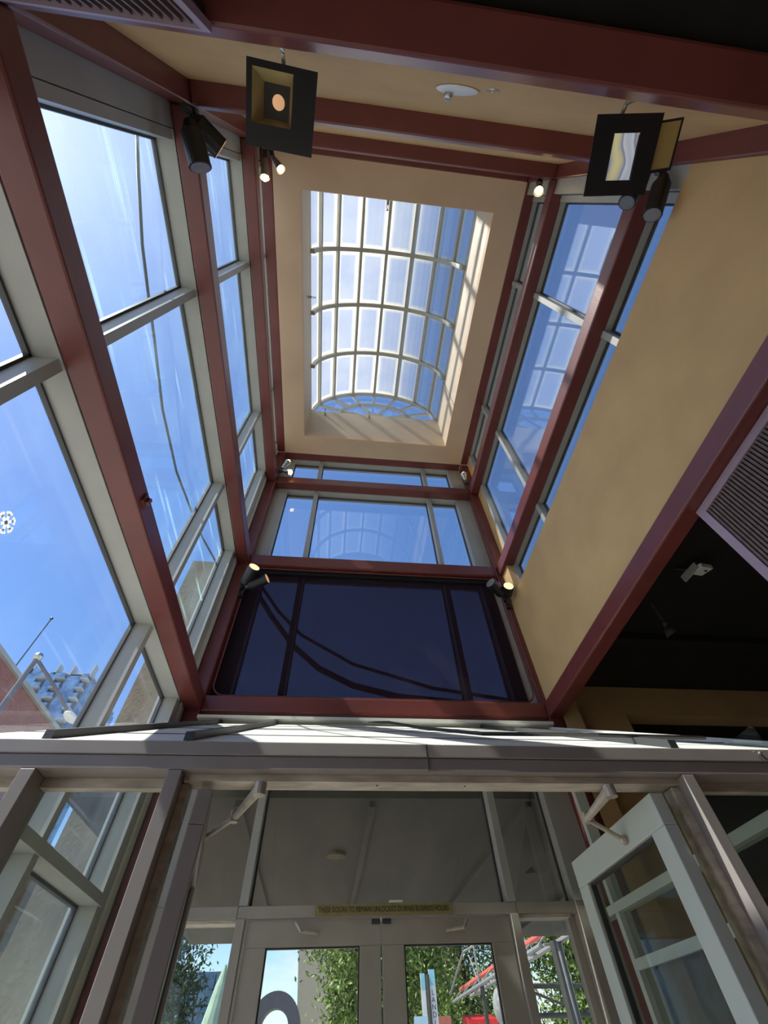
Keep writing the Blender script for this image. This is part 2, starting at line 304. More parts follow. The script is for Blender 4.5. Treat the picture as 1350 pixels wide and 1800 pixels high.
build('panel_joint', bx(HX1-0.004, HX1, 2.30, 2.306, CEIL, ZS), 'frame_dark', sh)
S('roof_deck', MB().box(-1.45, HX0-0.1, -0.56, 3.65, 7.665, 7.8).box(HX1+0.1, 2.1, -0.56, 3.65, 7.665, 7.8).box(HX0-0.1, HX1+0.1, -0.56, HY0-0.1, 7.665, 7.8).box(HX0-0.1, HX1+0.1, HY1+0.1, 3.65, 7.665, 7.8), 'roof_panel')

# ------------------------------------------------------------------ red steel frame
names = ['lowest', 'second', 'third', 'topmost']
def beam(x0, x1, y0, y1, z0, z1, label, cat='beam', name='steel_beam', group=None):
    return build(name, bx(x0, x1, y0, y1, z0, z1), 'red_steel', bevel=0.010, label=label, cat=cat, group=group)
e = 0.001
for i, (a, b) in enumerate(LV):
    nm = names[i]
    x1 = XL; 
    o = beam(XL-W, XL, YB+e, YF-e, a, b, '%s red steel beam running along the left window wall' % nm)
    o = beam(XR, XR+W, YB+e, YF-e, a, b, '%s red steel beam running along the right side of the tower' % nm)
    if i == 0:
        t = build('bracket', MB().box(XL, XL+0.012, 1.33, 1.39, 3.39, 3.45).box(XL, XL+0.03, 1.35, 1.37, 3.40, 3.44), 'red_steel', label='small red tab bracket welded on the lowest left beam', cat='bracket')
    beam(XL+e, XR-e, YF, YF+W, a, b, '%s red steel cross beam on the front window wall' % nm)
    beam(XL+e, XR-e, YB-W+(0.004 if i else 0), YB, a, b, 'wide near red steel beam crossing overhead at the top of the photo' if i == 0 else '%s red steel beam along the back wall of the tower' % nm)
beam(XL-W, XL, YF, YF+W, 0, 7.53, 'tall red steel corner column, front left by the dark shade', 'column', 'steel_column')
beam(XR, XR+W, YF, YF+W, 0, 7.53, 'tall red steel corner column, front right by the tan wall', 'column', 'steel_column')
beam(XL-W, XL, YB-W, YB, 0, 7.53, 'red steel corner column, back left behind the bright window', 'column', 'steel_column')
beam(XR, XR+W, YB-W, YB, 0, 7.53, 'red steel corner column, back right beside the tan wall', 'column', 'steel_column')
# thin conduit running down the front corners and round the shade opening
def conduit(pts, label, r=0.006): build('conduit', MB().tube(pts, r, 6), 'red_steel', smooth=True, label=label, cat='conduit')
conduit([(1.735, 3.29, 3.50), (1.735, 3.29, 4.62), (1.735, 3.29, 6.86)], 'thin red conduit running up the front right corner column')
def rr(x0, x1, z0, z1, y, r):
    P = []
    for cx, cz, a0 in ((x1-r, z1-r, 0), (x0+r, z1-r, 90), (x0+r, z0+r, 180), (x1-r, z0+r, 270)):
        for k in range(6): a = math.radians(a0 + 18*k); P.append((cx + r*math.cos(a), y, cz + r*math.sin(a)))
    return P + [P[0]]
conduit(rr(XL+0.03, XR-0.05, 3.50, 4.97, 3.335, 0.10), 'thin red conduit loop with rounded corners around the dark shade', 0.007)

# ------------------------------------------------------------------ windows
def gasket_yz(mb, x, y0, y1, z0, z1, t=0.012, d=0.012):
    mb.box(x-d, x+d, y0, y1, z1-t, z1); mb.box(x-d, x+d, y0, y1, z0, z0+t); mb.box(x-d, x+d, y0, y0+t, z0, z1); mb.box(x-d, x+d, y1-t, y1, z0, z1)
def gasket_xz(mb, y, x0, x1, z0, z1, t=0.012, d=0.012):
    mb.box(x0, x1, y-d, y+d, z1-t, z1); mb.box(x0, x1, y-d, y+d, z0, z0+t); mb.box(x0, x0+t, y-d, y+d, z0, z1); mb.box(x1-t, x1, y-d, y+d, z0, z1)
wn = [0]
def side_window(side, z0, z1, head, sill, gm, ybars=((0.625, 0.675), (2.265, 2.315)), y0=-0.18, y1=3.12, label=''):
    wn[0] += 1
    gx = GL if side < 0 else GR; inn = -1.19 if side < 0 else 1.875; soff = -1.178 if side < 0 else 1.888; outx = gx + side*0.02
    r = root('window_%d' % wn[0], (gx, 1.5, z0), kind='structure'); 
    if label: r['label'] = label
    if head: build('head', bx(outx, soff, y0-0.05, y1+0.04, z1, z1+head), 'frame_grey', r)
    if sill: build('sill', bx(outx, soff, y0-0.05, y1+0.04, z0-sill, z0), 'frame_grey', r)
    build('jamb', bx(outx, inn, y0-0.05, y0, z0, z1), 'frame_grey', r); build('jamb', bx(outx, inn, y1, y1+0.04, z0, z1), 'frame_grey', r)
    ys = [y0] + [q for b in ybars for q in b] + [y1]
    for b in ybars: build('mullion', bx(outx, inn, b[0], b[1], z0, z1), 'frame_grey', r)
    for k in range(0, len(ys), 2):
        g = build('glass_pane', bx(gx-0.004, gx+0.004, ys[k], ys[k+1], z0, z1), gm, r)
        mb = MB(); gasket_yz(mb, gx, ys[k]+0.001, ys[k+1]-0.001, z0+0.001, z1-0.001); build('gasket', mb, 'frame_dark', g) if False else build('gasket', mb, 'frame_dark', r)
    return r
side_window(-1, 0.12, 2.195, 0, 0.12, 'glass_low')
side_window(-1, 2.240, 3.352, 0.128, 0.045, 'glass_low', label='lower left glazing just above the sloped vestibule roof')
side_window(-1, 3.48, 5.00, 0.15, 0, 'glass_left')
side_window(-1, 5.15, 6.67, 0.15, 0, 'glass_left')
side_window(-1, 6.82, 7.53, 0.12, 0, 'glass_left')
side_window(1, 4.05, 5.00, 0.15, 0.05, 'glass_right')
side_window(1, 5.15, 6.67, 0.15, 0, 'glass_right')
side_window(1, 6.82, 7.53, 0.12, 0, 'glass_right')
def front_window(z0, z1, head, sill, gm='glass_front', bars=((-0.506, -0.456), (1.14, 1.19)), x0=-0.90, x1=1.575):
    wn[0] += 1
    r = root('window_%d' % wn[0], (0.3, GF, z0), kind='structure')
    if head: build('head', bx(x0-0.27, x1+0.2, 3.422, GF+0.05, z1, z1+head), 'frame_grey', r)
    if sill: build('sill', bx(x0-0.27, x1+0.2, 3.422, GF+0.05, z0-sill, z0), 'frame_grey', r)
    build('jamb', bx(-1.172, x0, 3.422, GF+0.05, z0, z1), 'frame_grey', r); build('jamb', bx(x1, 1.88, 3.422, GF+0.05, z0, z1), 'frame_grey', r)
    xs = [x0] + [q for b in bars for q in b] + [x1]
    for b in bars: build('mullion', bx(b[0], b[1], 3.425, GF+0.05, z0, z1), 'frame_grey', r)
    for k in range(0, len(xs), 2):
        build('glass_pane', bx(xs[k], xs[k+1], GF-0.004, GF+0.004, z0, z1), gm, r)
        mb = MB(); gasket_xz(mb, GF, xs[k]+0.001, xs[k+1]-0.001, z0+0.001, z1-0.001); build('gasket', mb, 'frame_dark', r)
    return r
front_window(3.482, 5.00, 0.15, 0.13); front_window(5.15, 6.67, 0.15, 0); front_window(6.82, 7.53, 0.12, 0)
front_window(2.242, 3.351, 0, 0, 'glass_transom')
# corner fillers between side glazing and front columns
S('trim_8', MB().box(-1.35, -1.195, 3.161, 3.60, 0, 7.53), 'frame_grey')
S('trim_9', MB().box(-1.194, -1.18, 3.23, 3.299, 0, 7.53), 'roof_panel')
S('trim_10', MB().box(1.90, 2.05, 3.461, 3.60, 3.96, 7.53), 'frame_grey')
S('trim_11', MB().box(1.882, 2.05, 3.425, 3.60, 0, 3.72), 'frame_dark')

# dark mesh shade behind the lowest front cross window
shd = root('roller_shade', (0.2, 3.47, 3.50), 'dark navy see-through mesh shade covering the window between the two lowest front beams', 'shade')
build('shade_cloth', bx(-1.05, 1.68, 3.400, 3.404, 3.487, 4.93), 'mesh_shade', shd)
build('cassette', bx(-1.05, 1.69, 3.36, 3.415, 4.93, 4.998), 'black_metal', shd)
build('bottom_bar', MB().tube([(-1.04, 3.402, 3.487), (1.67, 3.402, 3.487)], 0.012, 8), 'black_metal', shd)
for i, P in enumerate(([(-1.30, 3.61, 5.35), (-1.10, 3.75, 5.15), (-0.79, 3.75, 4.685), (-0.488, 3.75, 4.292), (-0.202, 3.75, 4.039), (0.14, 3.75, 3.867), (0.575, 3.75, 3.763), (1.1, 3.75, 3.72), (2.0, 4.2, 3.9), (2.6, 4.96, 4.3)],
                      [(-1.25, 3.62, 5.4), (-0.9, 3.75, 5.0), (-0.705, 3.75, 4.729), (-0.423, 3.75, 4.43), (0.132, 3.75, 4.10), (0.92, 3.75, 3.86), (1.469, 3.75, 3.785), (2.0, 4.2, 4.0), (2.7, 4.985, 4.6)])):
    build('hanging_cable', MB().tube(P, 0.03 if i == 0 else 0.018, 8), 'black_metal', smooth=True, label=['thick dark cable sagging outside, seen through the navy shade', 'thinner dark cable sagging outside above the thick one, through the navy shade'][i], cat='cable')
build('hanging_cable', MB().tube([(-1.45, -1.3, 6.2), (-1.6, -0.9, 5.9), (-1.6, -0.32, 5.56), (-1.6, -0.01, 5.41), (-1.6, 0.41, 5.24), (-1.6, 0.77, 5.16), (-1.6, 1.05, 5.11), (-1.6, 1.56, 4.99), (-1.6, 2.17, 4.99), (-1.6, 2.79, 5.14), (-1.6, 3.18, 5.25), (-1.6, 3.84, 5.51), (-1.65, 4.985, 6.2)], 0.011, 8),
      'seam_dark', smooth=True, label='dark cable drooping outside across the left window panes', cat='cable')

# ------------------------------------------------------------------ barrel vault skylight
CX, R0 = 0.352, 1.10
sk = root('window_skylight', (CX, 1.5, ZS), kind='structure', label='barrel vaulted skylight of milky panes in a grey grid')
def arc(y0, y1, r0, r1, a0=0, a1=180, n=24, cx=CX, cz=ZS):
    mb = MB(); vs = []; fs = []
    for k in range(n+1):
        a = math.radians(a0 + (a1-a0)*k/n)
        for (r, y) in ((r0, y0), (r1, y0), (r1, y1), (r0, y1)): vs.append((cx + r*math.cos(a), y, cz + r*math.sin(a)))
    for k in range(n):
        for q in range(4): fs.append((4*k+q, 4*k+(q+1) % 4, 4*k+4+(q+1) % 4, 4*k+4+q))
    fs.append((0, 1, 2, 3)); fs.append((4*n+3, 4*n+2, 4*n+1, 4*n)); return mb.add(vs, fs)
build('curb', MB().box(HX0-0.1, HX0, HY0-0.1, HY1+0.12, ZS, ZS+0.05).box(HX1, HX1+0.1, HY0-0.1, HY1+0.12, ZS, ZS+0.05), 'frame_grey', sk)
RY = [-0.14, 0.635, 1.435, 2.235, 3.02]
for y in RY: build('rib', arc(y-0.028, y+0.028, 1.045, 1.115), 'frame_grey', sk)
for k in range(1, 8):
    a = math.radians(22.5*k); mb = MB(); mb.M = Matrix.Translation((CX, 0, ZS)) @ Matrix.Rotation(-a, 4, 'Y')
    mb.box(1.055, 1.112, RY[0], RY[4], -0.02, 0.02); build('glazing_bar', mb, 'frame_grey', sk)
for j in range(4):
    for k in range(8):
        y0, y1 = RY[j]+0.028, RY[j+1]-0.028; a0, a1 = 22.5*k+1.1, 22.5*(k+1)-1.1; vs = []; fs = []; uvs = []
        n_ = 4
        for q in range(n_+1):
            a = math.radians(a0 + (a1-a0)*q/n_); vs += [(CX+1.10*math.cos(a), y0, ZS+1.10*math.sin(a)), (CX+1.10*math.cos(a), y1, ZS+1.10*math.sin(a))]
        for q in range(n_): fs.append((2*q, 2*q+1, 2*q+3, 2*q+2)); uvs += [(q/n_, 0), (q/n_, 1), ((q+1)/n_, 1), ((q+1)/n_, 0)]
        base = ORG[sk.name]; me = bpy.data.meshes.new('skylight_pane'); me.from_pydata([tuple(Vector(v)-base) for v in vs], [], fs)
        ul = me.uv_layers.new(name='UVMap'); 
        for li, u_ in enumerate(uvs): ul.data[li].uv = u_
        me.materials.append(MATS['skylight_sheet']); o = link('skylight_pane', me, sk)
# rust stains beside two glazing bars
build('rust_streak', (lambda b: b.add([(-.06, .1, 9.50), (-.03, .1, 9.515), (-.03, .6, 9.515), (-.06, .6, 9.50), (-.06, .1, 9.505), (-.03, .1, 9.52), (-.03, .6, 9.52), (-.06, .6, 9.505)], [(0,1,2,3),(4,5,6,7),(0,1,5,4),(1,2,6,5),(2,3,7,6),(3,0,4,7)]))(MB()), 'amber_inside', sk, label='brown rust stain beside a glazing bar')
# sunburst fanlight in the front gable of the vault
fan = root('window_fanlight', (CX, 3.05, ZS), kind='structure', label='half round sunburst fanlight closing the front end of the skylight')
build('arc_rail', arc(3.035, 3.085, 0.62, 0.665), 'frame_grey', fan)
build('arc_rail', arc(3.035, 3.085, 0.16, 0.20), 'frame_grey', fan)
build('bottom_rail', bx(CX-1.1, CX+1.1, 3.05, 3.09, ZS, ZS+0.03), 'frame_grey', fan)
for k in range(1, 8):
    a = math.radians(22.5*k); r0 = 0.20 if k % 2 or k == 4 else 0.665
    if k == 4: r0 = 0.665
    mb = MB(); mb.M = Matrix.Translation((CX, 3.06, ZS)) @ Matrix.Rotation(-a, 4, 'Y'); mb.box(r0, 1.05, -0.022, 0.022, -0.02, 0.02); build('spoke', mb, 'frame_grey', fan)
for k in range(8):
    for (ra, rb) in ((0.665, 1.05), (0.20, 0.62)):
        build('glass_pane', arc(3.075, 3.08, ra, rb, 22.5*k+1, 22.5*k+21.5, 5), 'glass_front', fan)
build('back_end_panel', arc(-0.175, -0.17, 0.01, 1.1, 0, 180, 24), 'cream_plaster', fan) if False else S('trim_12', arc(-0.18, -0.17, 0.01, 1.1), 'cream_plaster')
# sprinklers
def sprinkler(p, d, label):
    p = Vector(p); d = Vector(d).normalized(); r = root('fire_sprinkler', p, label, 'sprinkler', 'sprinklers around the skylight shaft')
    build('pipe_stub', MB().tube([p, p + d*0.05], 0.016, 8), 'chrome', r)
    q = p + d*0.05; s_ = d.orthogonal().normalized()
    build('yoke', MB().tube([q + s_*0.012, q + d*0.025 + s_*0.016, q + d*0.05], 0.004, 5).tube([q - s_*0.012, q + d*0.025 - s_*0.016, q + d*0.05], 0.004, 5), 'chrome', r)
    build('deflector', MB().tube([q + d*0.052, q + d*0.056], 0.017, 10), 'dark_metal', r)
sprinkler((0.24, -0.035, 7.80), (0, 1, -0.3), 'chrome sprinkler poking into the skylight opening from its near edge')
sprinkler((0.25, 2.99, 8.38), (0, -1, 0.1), 'chrome sprinkler at the middle of the front shaft wall under the fanlight')
sprinkler((-0.50, 2.99, 8.36), (0, -1, 0.1), 'small dark sprinkler on the front shaft wall towards the left corner')
sprinkler((-0.753, 1.16, 8.17), (1, 0, 0), 'grey sprinkler on the left shaft wall beside the milky panes')

# ------------------------------------------------------------------ vestibule: near glazed partition with open doors
Y0 = 1.40
hd = root('trim_vestibule_header', (0.3, Y0, 2.16), kind='structure')
build('upper_fascia', bx(-1.19, 3.2, Y0, Y0+0.12, 2.207, 2.246), 'vestibule_metal', hd, bevel=0.002)
build('lower_fascia', bx(-1.19, 3.2, Y0+0.004, Y0+0.12, 2.167, 2.2055), 'vestibule_metal', hd, bevel=0.002)
build('fascia_joint', bx(0.295, 0.297, Y0-0.001, Y0+0.002, 2.165, 2.246), 'seam_dark', hd)
build('door_stop', MB().box(-0.44, 1.138, 1.435, 1.50, 2.148, 2.1665), 'vestibule_stop', hd, label='pale scuffed door stop')
for k, x in enumerate((0.42, 0.90, 0.14)): build('screw_hole', MB().tube([(x, 1.46, 2.1485), (x, 1.46, 2.147)], 0.004, 6), 'seam_dark', hd)
build('glazing_stop', MB().box(-0.85, -0.484, 1.47, 1.50, 2.14, 2.1665).box(-1.18, -0.894, 1.47, 1.50, 2.14, 2.1665).box(1.178, 3.2, 1.47, 1.50, 2.14, 2.1665), 'vestibule_stop', hd)
def post(x0, x1, label=None):
    r = S('trim_post', MB().box(x0, x1, Y0+0.004, Y0+0.115, 0, 2.166), 'vestibule_metal', bevel=0.002)
    return r
post(-0.484, -0.444); post(1.138, 1.177); post(-0.893, -0.852)
S('trim_stop', MB().box(-0.4435, -0.425, 1.45, 1.50, 0, 2.145).box(1.112, 1.1375, 1.45, 1.50, 0, 2.145), 'vestibule_stop')
pn = root('window_vestibule', (0, 1.49, 0), kind='structure')
for a, b in ((-1.18, -0.894), (-0.851, -0.485), (1.178, 2.0)):
    build('glass_pane', bx(a, b, 1.482, 1.488, 0.1, 2.166), 'glass_door', pn)
# right side partition of the vestibule
rp = root('wall_vestibule_right', (1.65, 2.4, 0), kind='structure')
build('transom_bar', bx(1.62, 1.69, 1.53, 3.41, 2.115, 2.155), 'door_metal', rp)
build('post', bx(1.62, 1.69, 3.02, 3.06, 0, 2.114), 'door_metal', rp); build('post', bx(1.62, 1.69, 3.04, 3.08, 2.156, 2.95), 'door_metal', rp)
build('post', bx(1.62, 1.69, 1.53, 1.57, 0, 2.114), 'door_metal', rp)
build('glass_pane', bx(1.652, 1.658, 1.57, 3.02, 0.1, 2.114), 'glass_door', rp); build('glass_pane', bx(1.652, 1.658, 1.53, 3.04, 2.156, 2.40), 'glass_door', rp)
build('push_rail', bx(1.60, 1.62, 1.6, 3.0, 1.89, 1.93), 'door_metal', rp)
# sloping vestibule roof of sheet panels with raised seams
rf = root('trim_vestibule_roof', (0.2, 2.4, 2.246), kind='structure')
def roofbox(x0, x1, y0, y1, h0, h1):
    zf = lambda y: 2.246 + (y-1.40)*0.5317
    return MB().add([(x0,y0,zf(y0)+h0),(x1,y0,zf(y0)+h0),(x1,y1,zf(y1)+h0),(x0,y1,zf(y1)+h0),(x0,y0,zf(y0)+h1),(x1,y0,zf(y0)+h1),(x1,y1,zf(y1)+h1),(x0,y1,zf(y1)+h1)],
                    [(0,3,2,1),(4,5,6,7),(0,1,5,4),(1,2,6,5),(2,3,7,6),(3,0,4,7)])
sx = [-1.19, -0.87, -0.455, 0.35, 1.165, 1.74]
for k in range(5): build('roof_panel', roofbox(sx[k]+0.002, sx[k+1]-0.002, 1.402, 3.295, -0.03, 0.0), 'roof_panel', rf)
for x in (-0.87, -0.455, 1.165): build('seam', roofbox(x-0.014, x+0.014, 1.402, 3.29, 0.0005, 0.028), 'seam_dark', rf)
build('edge_trim', roofbox(1.72, 1.755, 1.402, 3.29, 0.0, 0.02), 'roof_panel', rf)
for k, y in enumerate((1.75, 2.3, 2.85)): build('lap_joint', roofbox(-1.18, 1.70, y, y+0.006, 0.0006, 0.003), 'seam_dark', rf)
build('back_flashing', bx(-1.04, 1.75, 3.23, 3.297, 3.262, 3.285), 'roof_panel', rf)
build('wiring', MB().tube([(0.25, 3.2, 3.235), (0.33, 2.6, 2.93), (0.42, 2.1, 2.65), (0.6, 1.7, 2.43), (1.0, 1.55, 2.36), (1.5, 1.62, 2.39)], 0.008, 6), 'dark_metal', rf)
build('header_bolt', MB().ball((1.465, 1.396, 2.232), 0.006).ball((1.445, 1.396, 2.236), 0.003), 'chrome', hd)

# door leaves ----------------------------------------------------------
def leaf(name, M, wdt, h, stile, top, mat, gmat, label):
    r = root(name, M.translation, kind='structure', label=label)
    def P(n_, mb, mt, par=r, **k): mb.M = M; mb.v = [M @ v for v in mb.v]; return build(n_, mb, mt, par, **k)
    P('top_rail', bx(0, wdt, 0, 0.045, h-top, h), mat, bevel=0.003); P('bottom_rail', bx(0, wdt, 0, 0.045, 0.01, 0.25), mat, bevel=0.003)
    P('stile', bx(0, stile, 0, 0.045, 0.25, h-top), mat, bevel=0.003); P('stile', bx(wdt-stile, wdt, 0, 0.045, 0.25, h-top), mat, bevel=0.003)
    P('glass_pane', bx(stile, wdt-stile, 0.019, 0.025, 0.25, h-top), gmat)
    mb = MB().frame(stile+0.0005, wdt-stile-0.0005, 0.25, h-top-0.0005, 0.012, 0.033, 0.007); P('gasket', mb, 'seam_dark')
    return r
# local x runs from the hinge along the leaf, local y is its thickness
Mr = Matrix.Translation((1.052, 1.425, 0)) @ Matrix.Rotation(math.radians(89), 4, 'Z')
dr = leaf('door_1', Mr, 0.72, 2.12, 0.085, 0.085, 'door_metal', 'glass_door', 'open glass door on the right, swung back into the vestibule')
Ml = Matrix.Translation((-0.343, 1.425, 0)) @ Matrix.Rotation(math.radians(101.5), 4, 'Z')
dl = leaf('door_2', Ml, 0.72, 2.12, 0.085, 0.085, 'vestibule_metal', 'glass_door', 'open glass door on the left, seen nearly edge on')
def closer(door, p0, p1, p2):
    a = build('closer_arm', MB().tube([p0, p1], [0.016, 0.010], 8), 'closer_bronze', door)
    build('closer_arm', MB().tube([p1, p2], 0.008, 8).tube([Vector(p1)+Vector((0, 0, -0.012)), Vector(p1)+Vector((0, 0, 0.02))], 0.014, 10), 'closer_bronze', door)
    build('closer_shoe', MB().tube([Vector(p0)+Vector((0, 0, -0.02)), Vector(p0)+Vector((0, 0, 0.012))], 0.018, 12), 'closer_bronze', door)
    build('closer_foot', MB().ball(p2, 0.014, 8, 6), 'closer_bronze', door)
closer(dr, (0.875, 1.42, 2.125), (0.893, 1.654, 2.12), (1.000, 1.66, 2.062))
closer(dl, (-0.21, 1.42, 2.125), (-0.308, 1.644, 2.12), (-0.415, 1.78, 2.11))
# outer door wall ------------------------------------------------------
S('trim_transom', MB().box(-0.90, -0.507, 3.43, 3.55, 2.186, 2.241).box(-0.505, 1.189, 3.43, 3.55, 2.186, 2.241).box(1.1905, 1.575, 3.43, 3.55, 2.186, 2.241), 'outer_door_metal', bevel=0.003)
S('trim_door_posts', MB().box(-0.506, -0.456, 3.425, 3.58, 0, 2.1855).box(1.14, 1.19, 3.425, 3.58, 0, 2.1855).box(-1.172, -0.90, 3.425, 3.58, 0, 2.241).box(1.575, 1.88, 3.425, 3.58, 0, 2.241).box(1.53, 1.5745, 3.50, 3.56, 0, 2.186), 'outer_door_metal', bevel=0.002)
S('trim_sidelite_head', MB().box(-0.899, -0.507, 3.45, 3.55, 2.170, 2.1855).box(1.191, 1.53, 3.45, 3.55, 2.170, 2.1855), 'vestibule_stop')
sl = root('window_sidelites', (0.3, 3.53, 0), kind='structure')
build('glass_pane', bx(-0.90, -0.507, 3.526, 3.534, 0.05, 2.170), 'glass_door', sl); build('glass_pane', bx(1.191, 1.53, 3.526, 3.534, 0.05, 2.170), 'glass_door', sl)
M3 = Matrix.Translation((-0.440, 3.45, 0)); d3 = leaf('door_3', M3, 0.778, 2.180, 0.122, 0.112, 'outer_door_metal', 'glass_door', 'closed outer door, left leaf, with sky and trees behind its glass')
M4 = Matrix.Translation((0.348, 3.45, 0)); d4 = leaf('door_4', M4, 0.780, 2.180, 0.126, 0.112, 'outer_door_metal', 'glass_door', 'closed outer door, right leaf, with banners and truss behind its glass')
for d, x, s in ((d3, -0.16, 1), (d4, 0.86, -1)):
    build('closer_arm', MB().tube([(x, 3.42, 2.165), (x+0.03*s, 3.40, 2.125), (x+0.13*s, 3.43, 2.12)], 0.009, 7), 'closer_bronze', d)
for x in (0.31, 0.375): build('pivot_plate', bx(x-0.025, x+0.025, 3.44, 3.449, 2.155, 2.178), 'seam_dark', d3 if x < .34 else d4)
# lettered plate over the doors
sg = root('door_sign', (0.36, 3.42, 2.19), 'long brass coloured sign plate lettered in capitals above the outer doors', 'sign')
build('plate', bx(-0.052, 0.772, 3.418, 3.424, 2.190, 2.240), 'sign_brass', sg)
cu = bpy.data.curves.new('t', 'FONT'); cu.body = 'THESE DOORS TO REMAIN UNLOCKED DURING BUSINESS HOURS'; cu.size = 0.036; cu.align_x = 'CENTER'; cu.align_y = 'CENTER'; cu.extrude = 0.0006
def text_obj(cu, M, parent, mat, name='lettering', fit=None):
    o = bpy.data.objects.new('tmp', cu); COL.objects.link(o); bpy.context.view_layer.update()
    dg = bpy.context.evaluated_depsgraph_get(); me = bpy.data.meshes.new_from_object(o.evaluated_get(dg)); bpy.data.objects.remove(o)
    xs = [v.co.x for v in me.vertices]; wdt = max(xs)-min(xs); s_ = (fit/wdt) if fit else 1
    base = ORG[parent.name]
    for v in me.vertices: v.co = (M @ Vector((v.co.x*s_, v.co.y, v.co.z))) - base
    me.materials.clear(); me.materials.append(MATS[mat]); return link(name, me, parent)
text_obj(cu, Matrix.Translation((0.36, 3.4165, 2.215)) @ Matrix.Rotation(math.pi/2, 4, 'X'), sg, 'sign_ink', fit=0.79)
build('door_buzzer', bx(0.39, 0.47, 3.40, 3.428, 2.2425, 2.252), 'white_plastic', label='small white strip on top of the transom bar over the doors', cat='sensor')

# ------------------------------------------------------------------ track heads and lamps
def disc(mb, c, d, r, n=20, t=0.003):
    c = Vector(c); d = Vector(d).normalized(); return mb.tube([c, c + d*t], r, n)
def spotlight(clamp, neck, tip, r, lens, label, group, body='black_metal'):
    clamp, neck, tip = Vector(clamp), Vector(neck), Vector(tip); d = (tip-neck).normalized()
    ro = root('spotlight', clamp, label, 'spotlight', group)
    build('clamp', MB().tube([clamp + Vector((0, 0, -0.03)), clamp + Vector((0, 0, 0.03))], 0.024, 10), body, ro)
    build('yoke', MB().tube([clamp, (clamp+neck)/2 + Vector((0, 0, 0.01)), neck], 0.009, 6), body, ro)
    L = (tip-neck).length
    build('housing', MB().tube([neck - d*0.01, neck + d*L*0.12, neck + d*L*0.2, tip - d*0.006], [r*0.55, r*0.8, r, r], 18), body, ro, smooth=False)
    build('rim', MB().tube([tip - d*0.006, tip], r*1.03, 18), body, ro)
    build('lens', disc(MB(), tip + d*0.0005, d, r*0.88), lens, ro)
    return ro
G2 = 'black can spotlights clamped at the red corner columns'
spotlight((-1.02, 3.27, 4.63), (-1.0, 3.20, 4.58), (-0.895, 3.01, 4.655), 0.058, 'lens_on', 'black can spotlight at front left column pointing up, warm disc showing', G2)
spotlight((-1.02, 3.27, 4.52), (-0.96, 3.19, 4.55), (-0.77, 3.12, 4.615), 0.052, 'lens_dim', 'black can spotlight at front left column pointing right across the shade', G2)
spotlight((1.72, 3.27, 4.62), (1.68, 3.19, 4.60), (1.515, 3.06, 4.645), 0.058, 'lens_off', 'black can spotlight at front right column pointing left, unlit grey disc', G2)
spotlight((1.73, 3.27, 4.52), (1.71, 3.21, 4.60), (1.697, 3.06, 4.611), 0.056, 'lens_on', 'black can spotlight at front right column facing the viewer, lit orange', G2)
spotlight((-1.03, -0.31, 4.95), (-1.04, -0.28, 4.93), (-0.904, -0.165, 4.975), 0.062, 'lens_dim', 'black can spotlight at back left corner in the glare, orange rim showing', G2)
spotlight((-1.03, -0.31, 4.82), (-1.02, -0.25, 4.82), (-0.965, -0.06, 4.74), 0.062, 'lens_off', 'black can spotlight at back left corner hanging over the window edge', G2)
spotlight((1.74, -0.32, 4.80), (1.73, -0.28, 4.72), (1.66, -0.10, 4.56), 0.052, 'lens_off', 'black can spotlight below the right projector slanting down left', G2)
spotlight((1.70, -0.31, 4.92), (1.66, -0.26, 4.86), (1.585, -0.15, 4.76), 0.050, 'lens_off', 'grey-tipped can spotlight tucked behind the right projector plate', G2)
def bulb(clamp, neck, tip, r, label):
    clamp, neck, tip = Vector(clamp), Vector(neck), Vector(tip); d = (tip-neck).normalized()
    ro = root('bare_lamp', clamp, label, 'lamp', 'small lit lamps at the tower corners')
    build('socket', MB().tube([clamp, neck], 0.022, 10).ball(clamp, 0.035, 10, 6), 'dark_metal', ro)
    build('reflector', MB().tube([neck, tip - d*0.02, tip], [0.020, r*0.9, r], 16, cap=False), 'chrome', ro)
    build('glow_disc', disc(MB(), tip - d*0.012, d, r*0.80).ball(tip + d*0.004, r*0.62, 12, 8), 'bulb_on', ro)
    for s_ in (1, -1):
        q = d.orthogonal().normalized()*s_*r*0.8; build('wire_guard', MB().tube([neck+q*0.4, tip+q+d*0.01], 0.0025, 5), 'chrome', ro)
bulb((-1.02, 3.27, 6.93), (-1.0, 3.24, 6.96), (-0.93, 3.19, 7.06), 0.045, 'lit lamp in the front left corner above the third beam, pointing up')
bulb((-1.02, 3.25, 6.88), (-0.97, 3.23, 6.85), (-0.86, 3.20, 6.78), 0.045, 'lit lamp in the front left corner pointing right, glowing on the red beam')
bulb((1.73, 3.26, 6.92), (1.725, 3.24, 6.96), (1.71, 3.20, 7.07), 0.050, 'lit lamp in the front right corner of the tower')
bulb((-0.98, -0.30, 6.78), (-0.975, -0.22, 6.72), (-0.965, -0.08, 6.62), 0.045, 'lit lamp at the back left corner pointing at the camera')
bulb((-0.93, -0.30, 6.78), (-0.90, -0.24, 6.72), (-0.815, -0.155, 6.62), 0.042, 'lit lamp at the back left corner nearest the tan ceiling')
bulb((1.66, -0.31, 6.78), (1.64, -0.29, 6.70), (1.617, -0.237, 6.60), 0.048, 'lit lamp at the back right corner of the tower')

